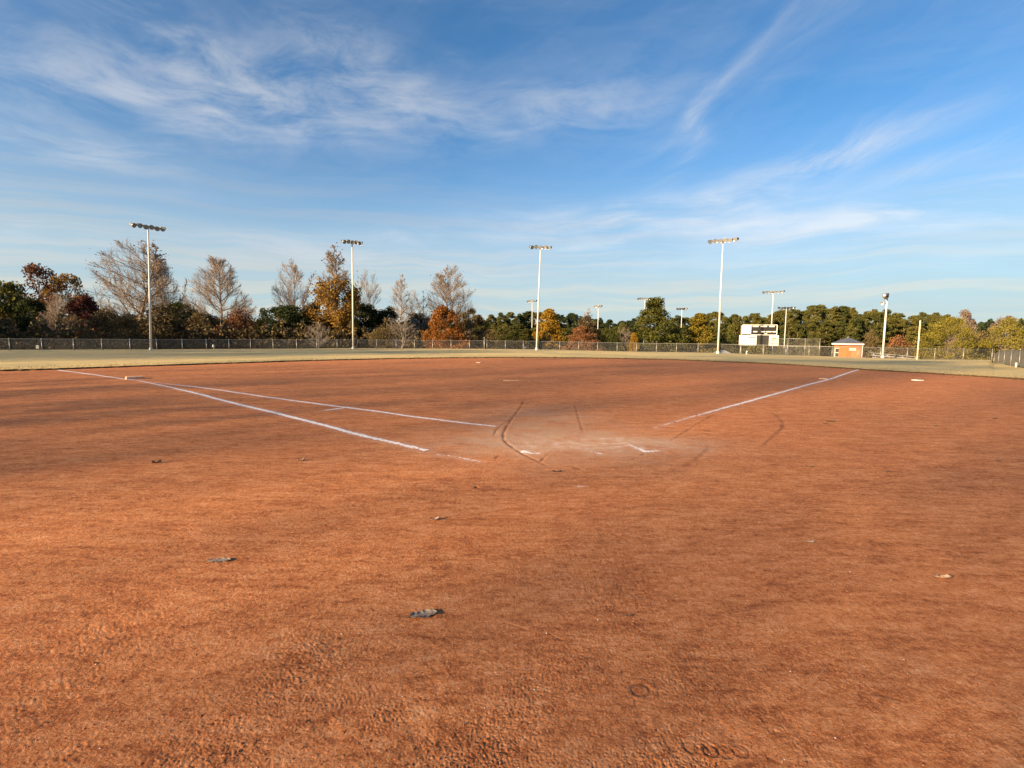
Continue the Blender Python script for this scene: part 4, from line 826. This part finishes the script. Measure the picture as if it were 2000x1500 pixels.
# --- left side, shaded lower wood
tree('ever0', 'evergreen_tree', 'yellow-green topped evergreen at the far left edge behind the fence', 'tree', 14, 552, 78, 110, LT_('', 'olive'), rz=.4, natural=(10., 9.))
tree('thin0', 'autumn_tree', 'red-brown autumn tree with a ragged open crown at far left', 'tree', 70, 517, 92, 125, LT_('', 'redb'), rz=1.0, natural=(12., 11.))
tree('thin0', 'autumn_tree', 'ochre-brown autumn tree right of the red-brown one at far left', 'tree', 128, 536, 92, 95, LT_('', 'orange'), rz=2.9, natural=(12., 11.))
tree('ever1', 'evergreen_tree', 'dark green evergreen in deep shade left of the grey bare tree', 'tree', 62, 585, 76, 80, LT_('', 'ever'), rz=.4, natural=(10., 8.))
tree('bush0', 'brown_bush', 'brown bush behind the fence at the far left corner', 'bush', 10, 622, 66, 60, LT_('', 'brown'), natural=(4., 6.))
tree('bareB', 'bare_tree', 'small grey bare tree in the shade between evergreen and maroon tree', 'tree', 112, 572, 74, 66, BT('greybark', 'greytwig' if 'greytwig' in MT else 'twig'), natural=NB16)
tree('ever1', 'maroon_tree', 'dark maroon tree in the shade left of the big bare tree', 'tree', 165, 578, 76, 78, LT_('', 'maroon'), rz=1.3, natural=(10., 8.))
tree('bareA', 'bare_tree', 'biggest bare tree, behind the tall left light pole', 'tree', 256, 470, 86, 172, BT(leaves=LM['copper']), rz=.7, natural=NB16)
tree('bareC', 'bare_tree', 'bare tree just right of the tall left light pole, lower than the biggest', 'tree', 315, 508, 88, 104, BT(leaves=LM['copper']), rz=2.0, natural=NB16)
tree('bush1', 'brown_bush', 'dull brown thicket under the biggest bare tree, touching the fence', 'bush', 222, 605, 64, 110, LT_('', 'brown'), natural=(4., 7.))
tree('bush0', 'brown_bush', 'dark brown thicket behind the tall left light pole', 'bush', 320, 597, 72, 110, LT_('', 'brown'), rz=1., natural=(4., 6.))
tree('ever0', 'evergreen_tree', 'dark evergreen between the two largest bare trees on the left', 'tree', 352, 592, 84, 95, LT_('', 'ever'), rz=2.4, natural=(10., 9.))
tree('bareB', 'bare_tree', 'symmetrical bare tree standing alone right of the tall left light pole', 'tree', 421, 502, 84, 118, BT(), rz=.3, natural=NB16)
tree('ever1', 'evergreen_tree', 'dark low evergreen under the symmetrical bare tree', 'tree', 395, 612, 80, 80, LT_('', 'brown'), rz=.3, natural=(10., 8.))
tree('bush1', 'brown_bush', 'brown bushy growth right of the symmetrical bare tree', 'bush', 462, 605, 78, 90, LT_('', 'redb'), rz=1.2, natural=(4., 7.))
tree('bareE', 'bare_tree', 'small pale bare tree in the gap between the left bare trees', 'tree', 478, 578, 110, 50, BT('greybark'), natural=(16., 9.))
tree('bush0', 'olive_bush', 'green-yellow bush glowing in the gap between two bare trees', 'bush', 514, 603, 100, 40, LT_('', 'olive'), natural=(4., 6.))
tree('bareC', 'bare_tree', 'wide reddish bare tree left of the orange-leaved tall tree', 'tree', 565, 507, 90, 128, BT(leaves=LM['redb']), rz=.2, natural=NB16)
tree('ever0', 'evergreen_tree', 'dark broad evergreen mass under the wide reddish bare tree', 'tree', 565, 598, 84, 130, LT_('', 'ever'), rz=.9, natural=(10., 9.))
tree('ever1', 'evergreen_tree', 'olive-brown evergreen left of the orange-leaved tall tree', 'tree', 612, 590, 88, 60, LT_('', 'brown'), rz=2.2, natural=(10., 8.))
tree('shrubW', 'pale_shrub', 'pale leafless shrub behind the fence left of the second tall light pole', 'shrub', 620, 628, 70, 52, BT('greybark', 'greybark'), natural=(16., 15.))
tree('orangeT', 'autumn_tree', 'tall narrow tree with orange lower leaves beside the second tall light pole', 'tree', 651, 481, 84, 92, BT(leaves=LM['orange']), rz=1.1, natural=(16., 9.5))
tree('ever1', 'evergreen_tree', 'dark evergreen at the foot of the orange-leaved tall tree', 'tree', 660, 610, 88, 70, LT_('', 'ever'), rz=3.2, natural=(10., 8.))
tree('bareE', 'bare_tree', 'grey bare tree right of the second tall light pole', 'tree', 720, 527, 100, 58, BT('greybark'), rz=.5, natural=(16., 9.))
tree('ever0', 'evergreen_tree', 'dark evergreen right of the second tall light pole', 'tree', 712, 594, 92, 80, LT_('', 'ever'), rz=2.0, natural=(10., 9.))
tree('ever1', 'evergreen_tree', 'dark evergreen between the thin bare trees', 'tree', 760, 601, 94, 64, LT_('', 'ever'), rz=1.1, natural=(10., 8.))
tree('bareD', 'bare_tree', 'slender sunlit bare tree between two grey ones', 'tree', 779, 535, 86, 56, BT('greybark'), rz=.5, natural=(16., 8.))
tree('bareE', 'bare_tree', 'V-shaped grey bare tree left of the orange oak', 'tree', 812, 568, 96, 62, BT('greybark'), rz=2.5, natural=(16., 9.))
tree('ever0', 'evergreen_tree', 'dark evergreen left of the orange oak', 'tree', 812, 612, 98, 70, LT_('', 'ever'), rz=2.8, natural=(10., 9.))
tree('bush0', 'olive_bush', 'small rounded ochre bush behind the fence by the second tall light pole', 'bush', 741, 640, 76, 46, LT_('', 'straw'), natural=(4., 6.))
tree('shrubW', 'pale_shrub', 'white-branched sprawling shrub left of the orange oak', 'shrub', 784, 624, 76, 74, BT('greybark', 'greybark'), rz=1., natural=(16., 15.))
tree('bush1', 'brown_bush', 'dark brown brush behind the white-branched shrub', 'bush', 778, 636, 84, 80, LT_('', 'brown'), natural=(4., 7.))
tree('bareA', 'bare_tree', 'tall bare tree rising above the orange oak', 'tree', 879, 517, 94, 104, BT('greybark', leaves=LM['redb']), rz=2.6, natural=NB16)
tree('oak0', 'orange_oak', 'orange-brown leafy oak left of centre behind the fence', 'tree', 868, 599, 76, 96, LT_('', 'rust'), rz=.4, natural=(8., 11.))
tree('oak1', 'orange_oak', 'brown oak joined to the right of the orange one', 'tree', 920, 604, 82, 66, LT_('', 'brown'), rz=1.4, natural=(9., 9.))
tree('bush0', 'olive_bush', 'olive-green bush at the fence right of the orange oak', 'bush', 956, 643, 78, 40, LT_('', 'straw'), natural=(4., 6.))
# --- centre
tree('goldT', 'golden_tree', 'golden yellow tree just right of the tall centre light pole', 'tree', 1074, 604, 88, 64, LT_('', 'gold'), natural=(10., 7.))
tree('bareD', 'bare_tree', 'small bare grey tree top above the copper-leaved bush', 'tree', 1146, 602, 110, 40, BT('greybark'), natural=(16., 8.))
tree('oak0', 'copper_bush', 'copper-orange leafy bush right of the golden tree', 'tree', 1139, 637, 80, 70, LT_('', 'copper'), rz=.8, natural=(8., 11.))
tree('oak1', 'brown_tree', 'brownish tree behind the copper-leaved bush', 'tree', 1146, 618, 98, 56, LT_('', 'brown'), rz=.8, natural=(9., 9.))
tree('bush0', 'green_bush', 'green bush at the fence left of the distant half-hidden pole', 'bush', 1195, 645, 82, 44, LT_('', 'big'), natural=(4., 6.))
tree('bush1', 'olive_bush', 'light olive shrub left of the big green tree', 'bush', 1216, 632, 84, 40, LT_('', 'olive'), natural=(4., 7.))
tree('bareE', 'bare_tree', 'low tan bare shrub left of the big green tree', 'shrub', 1222, 640, 82, 34, BT('greybark'), natural=(16., 9.))
tree('bigT', 'green_tree', 'largest green tree, standing right of centre above the fence', 'tree', 1281, 583, 84, 112, LT_('', 'big'), natural=(12., 10.))
tree('bush0', 'green_bush', 'green bush filling the right foot of the largest green tree', 'bush', 1322, 640, 84, 60, LT_('', 'big'), rz=2., natural=(4., 6.))
tree('bush1', 'yellow_bush', 'yellow bush at the left foot of the largest green tree', 'bush', 1238, 650, 80, 24, LT_('', 'gold'), natural=(4., 7.))
tree('goldT', 'yellow_tree', 'olive-yellow tree left of the tall right light pole', 'tree', 1368, 613, 86, 76, LT_('', 'yellow'), rz=1., natural=(10., 7.))
tree('bush1', 'olive_bush', 'olive bush between the tall right light pole and the scoreboard', 'bush', 1420, 648, 88, 50, LT_('', 'big'), rz=1., natural=(4., 7.))
tree('goldT', 'yellow_tree', 'dull olive tree behind the left edge of the large scoreboard', 'tree', 1437, 622, 96, 46, LT_('', 'olive'), rz=2., natural=(10., 7.))
tree('bush0', 'olive_bush', 'low olive scrub under the large scoreboard', 'bush', 1470, 664, 90, 90, LT_('', 'olive'), rz=1., natural=(4., 6.))
tree('bush1', 'olive_bush', 'low olive scrub behind the tall fence section', 'bush', 1540, 668, 165, 100, LT_('', 'olive'), rz=2., natural=(4., 7.))
tree('bush0', 'olive_bush', 'low green scrub left of the small brick building', 'bush', 1600, 667, 160, 70, LT_('', 'big'), rz=3., natural=(4., 6.))
# --- right
tree('oak1', 'tan_tree', 'tan leafless-looking scrub tree right of the small brick building', 'tree', 1702, 645, 90, 40, LT_('', 'straw'), natural=(9., 9.))
tree('bush1', 'orange_bush', 'orange-brown bush right of the stout light pole', 'bush', 1752, 656, 84, 62, LT_('', 'copper'), natural=(4., 7.))
tree('bush0', 'straw_bush', 'straw-coloured brush behind the bleacher', 'bush', 1760, 676, 78, 100, LT_('', 'straw'), natural=(4., 6.))
tree('willow', 'yellow_tree', 'broad yellow-green tree right of the foul pole', 'tree', 1856, 621, 74, 120, LT_('', 'yg'), natural=(9., 12.))
tree('willow', 'yellow_tree', 'yellow-green tree at the far right edge above the side fence', 'tree', 1972, 622, 78, 120, LT_('', 'yg'), rz=2., natural=(9., 12.))
tree('bush1', 'straw_bush', 'pale straw thicket in the gap between the two yellow-green trees', 'bush', 1915, 648, 80, 60, LT_('', 'straw'), natural=(4., 7.))
tree('thin0', 'autumn_tree', 'pinkish bare-topped tree rising behind the broad yellow-green tree', 'tree', 1886, 606, 100, 58, LT_('', 'tanpink'), natural=(12., 11.))
tree('thin0', 'autumn_tree', 'pinkish bare-topped tree behind the far right yellow-green tree', 'tree', 1968, 618, 104, 60, LT_('', 'tanpink'), rz=2., natural=(12., 11.))
# --- pines: the wood along the horizon
g = random.Random(4)
LANDMARK = [(945, 'the orange oak'), (1040, 'the tall centre light pole'), (1098, 'the golden tree'), (1168, 'the copper-leaved bush'), (1320, 'the largest green tree'), (1402, 'the tall right light pole'), (1503, 'the large scoreboard'), (1617, 'the tall fence section'), (1684, 'the brick building'), (1726, 'the stout light pole'), (1791, 'the foul pole')]
COUNT = {}
ORD = ['first', 'second', 'third', 'fourth', 'fifth', 'sixth', 'seventh', 'eighth', 'ninth', 'tenth', 'eleventh', 'twelfth', 'thirteenth', 'fourteenth', 'fifteenth', 'sixteenth', 'seventeenth', 'eighteenth', 'nineteenth', 'twentieth']
def near(x):
    l = [n for p, n in LANDMARK if p <= x]; n = l[-1] if l else 'the orange oak'; k = (n, ROWNAME[0]); COUNT[k] = COUNT.get(k, -1)+1
    return (ORD[COUNT[k]] if COUNT[k] < len(ORD) else 'last')+' right of '+n
ROWNAME = ['']
def pines(x0, x1, top, D, step, lab, m='pine', jit=8, gname=None):
    x = x0; ROWNAME[0] = lab
    while x < x1:
        k = 'pine%d' % g.randrange(4); t = top(x) if callable(top) else top
        tree(k, 'pine_tree', lab+', '+near(x), 'pine tree', x, t+g.uniform(-jit*.4, jit), D+g.uniform(-8, 14), None if g.random() < .3 else g.uniform(30, 46)*150/D*.95, LT_('', m, 'pinebark'), gname or 'pines of the wood along the horizon', g.uniform(0, 6.28), natural=(16., 7.)); x += step*g.uniform(.7, 1.3)
def itp(*p): return lambda x: float(np.interp(x, [a for a, _ in p], [b for _, b in p]))
pines(935, 1060, itp((935, 622), (960, 616), (1000, 612), (1060, 610)), 140, 9, 'green tall pine of the horizon wood')
pines(1078, 1250, itp((1078, 612), (1115, 612), (1150, 622), (1200, 626), (1235, 620)), 150, 8.5, 'green tall pine of the horizon wood', 'pine2')
pines(1312, 1500, itp((1312, 622), (1340, 616), (1380, 609), (1440, 615), (1500, 613)), 145, 9, 'green tall pine of the horizon wood')
pines(1508, 1668, itp((1508, 612), (1530, 606), (1570, 601), (1620, 598), (1660, 603)), 135, 8.5, 'sunlit tall pine of the horizon wood')
pines(1672, 1770, itp((1672, 612), (1700, 603), (1730, 606), (1752, 615), (1770, 618)), 120, 9, 'sunlit tall pine of the horizon wood')
pines(1782, 1860, itp((1782, 614), (1800, 612), (1850, 613)), 125, 9, 'sunlit tall pine of the horizon wood')
pines(1500, 1680, itp((1500, 630), (1680, 626)), 125, 13, 'lower front-row pine', 'pine', 8)
pines(940, 1240, itp((940, 634), (1240, 639)), 118, 14, 'lower front-row pine', 'pine', 8)
pines(1330, 1490, itp((1330, 633), (1490, 632)), 120, 13, 'lower front-row pine', 'pine', 8)
# --- far wooded ridge that reads as one mass
def ridge():
    gg = np.random.default_rng(9); n = 60000; az = gg.uniform(-1.05, 1.05, n); r = 230+gg.uniform(0, 60, n); h = (9+3.0*pn(az*40, az*0, 71)+2.5*pn(az*160, az*0, 72)+3.0*sstep(az, .60, .72))*gg.uniform(0, 1, n)**.6; x, y = r*np.sin(az), r*np.cos(az); z = terrain(x, y)+h
    v, f = leaf_quads(np.c_[x, y, z], 1.3, gg); tag(obj('far_wood', npmesh('far_wood', v, f), LM['pine2']), 'dark far-off wood along the horizon behind everything', 'wood', kind='stuff')
ridge()
def understory():
    gg = np.random.default_rng(10); n = 42000; az = gg.uniform(-.95, -.06, n); rf = np.interp(az, FAZ, FRR); r = rf+14+gg.uniform(0, 34, n); lim = np.interp(np.degrees(az), [-54, -45, -20, -8, -3], [5.2, 5.0, 4.6, 4.2, 2.5]); h = lim*(.75+.8*pn(az*60, r*.05, 73))*gg.uniform(0, 1, n)**.7; x, y = r*np.sin(az), r*np.cos(az); z = terrain(x, y)+np.maximum(h, .05)
    tag(obj('undergrowth', npmesh('undergrowth', *leaf_quads(np.c_[x, y, z], .42, gg)), LM['brown']), 'dark brown undergrowth filling the shaded wood behind the left fence', 'undergrowth', kind='stuff')
understory()
print('trees', time.time()-T0)

# ------------------------------------------------------------------ trees left of the field, out of the frame: they throw the long shade across the infield
def shade_tree(key, name, lab, cat, s, n, H, Wd, mats, rz):
    x, y = SX*s-SY*n, SY*s+SX*n; nh, nw = bounds(key); root = empty(name, (x, y, tz(x, y)-.1), rz); root.scale = (Wd/nw, Wd/nw, H/nh); tag(root, lab, cat, 'trees standing left of and behind the infield')
    for part, me in MESH[key].items():
        o = bpy.data.objects.new(part, me); COL.objects.link(o); o.parent = root; mm = mats.get(part)
        if not me.materials: me.materials.append(mm)
        elif mm is not None and me.materials[0] != mm: o.material_slots[0].link = 'OBJECT'; o.material_slots[0].material = mm
SH = random.Random(8)
leafy_meshes('veil', 90, H=20., W=14., base=.06, n=5400, clumps=5200, size=.30, shape='oval', cr_=.05, hollow=.0, trunk_k=.38, limb=False)  # sparse even crown shaped to let part of the sun through
leafy_meshes('veil_narrow', 91, H=20., W=5., base=.06, n=960, clumps=960, size=.30, shape='oval', cr_=.06, hollow=.0, trunk_k=.38, limb=False)  # narrow crowns added to even out and edge the infield shade
SHADE = [('veil_narrow', -35, 3.0, 25, 4.4), ('veil_narrow', -38, 0.2, 25, 5.0), ('veil_narrow', -33, 19.4, 25, 5.4), ('veil_narrow', -36, 8.0, 25, 4.4), ('veil', -30, -35, 23, 15), ('veil', -27, -25, 23, 14), ('veil', -31, -15, 23, 14), ('veil', -28, -5.6, 23, 14), ('veil', -29, 14.2, 25, 14.4), ('veil_narrow', -28, 22.5, 25, 5.2), ('veil_narrow', -30, 26.4, 24, 4.8),
         ('veil', -40, 44.2, 21, 13), ('veil', -36, 52.5, 21, 13), ('veil', -41, 63, 20, 13), ('veil', -46, 48, 21, 14), ('veil', -47, 60, 21, 14), ('veil', -44, 71, 19, 13)]
for i, (k, s, n, H, w) in enumerate(SHADE): shade_tree(k, 'autumn_tree', 'autumn tree left of the field, unseen, crown shaped to filter the sun', 'tree', s, n, H, w, LT_('', 'copper'), SH.uniform(0, 6.28))
for i, (k, s, n, H, w) in enumerate([('ever1', -36, 79, 14, 13), ('ever0', -33, 90, 13, 14), ('ever1', -36, 101, 13, 14), ('ever0', -38, 112, 13, 14)]): shade_tree(k, 'evergreen_tree', 'dense evergreen tree standing left of the field outside the picture', 'tree', s, n, H, w, LT_('', 'ever'), SH.uniform(0, 6.28))

print('tris', {k: sum(len(m.polygons)*2 for m in d.values()) for k, d in MESH.items()}, sum(sum(len(p.vertices)-2 for p in m.polygons[:1])*len(m.polygons) for m in bpy.data.meshes))
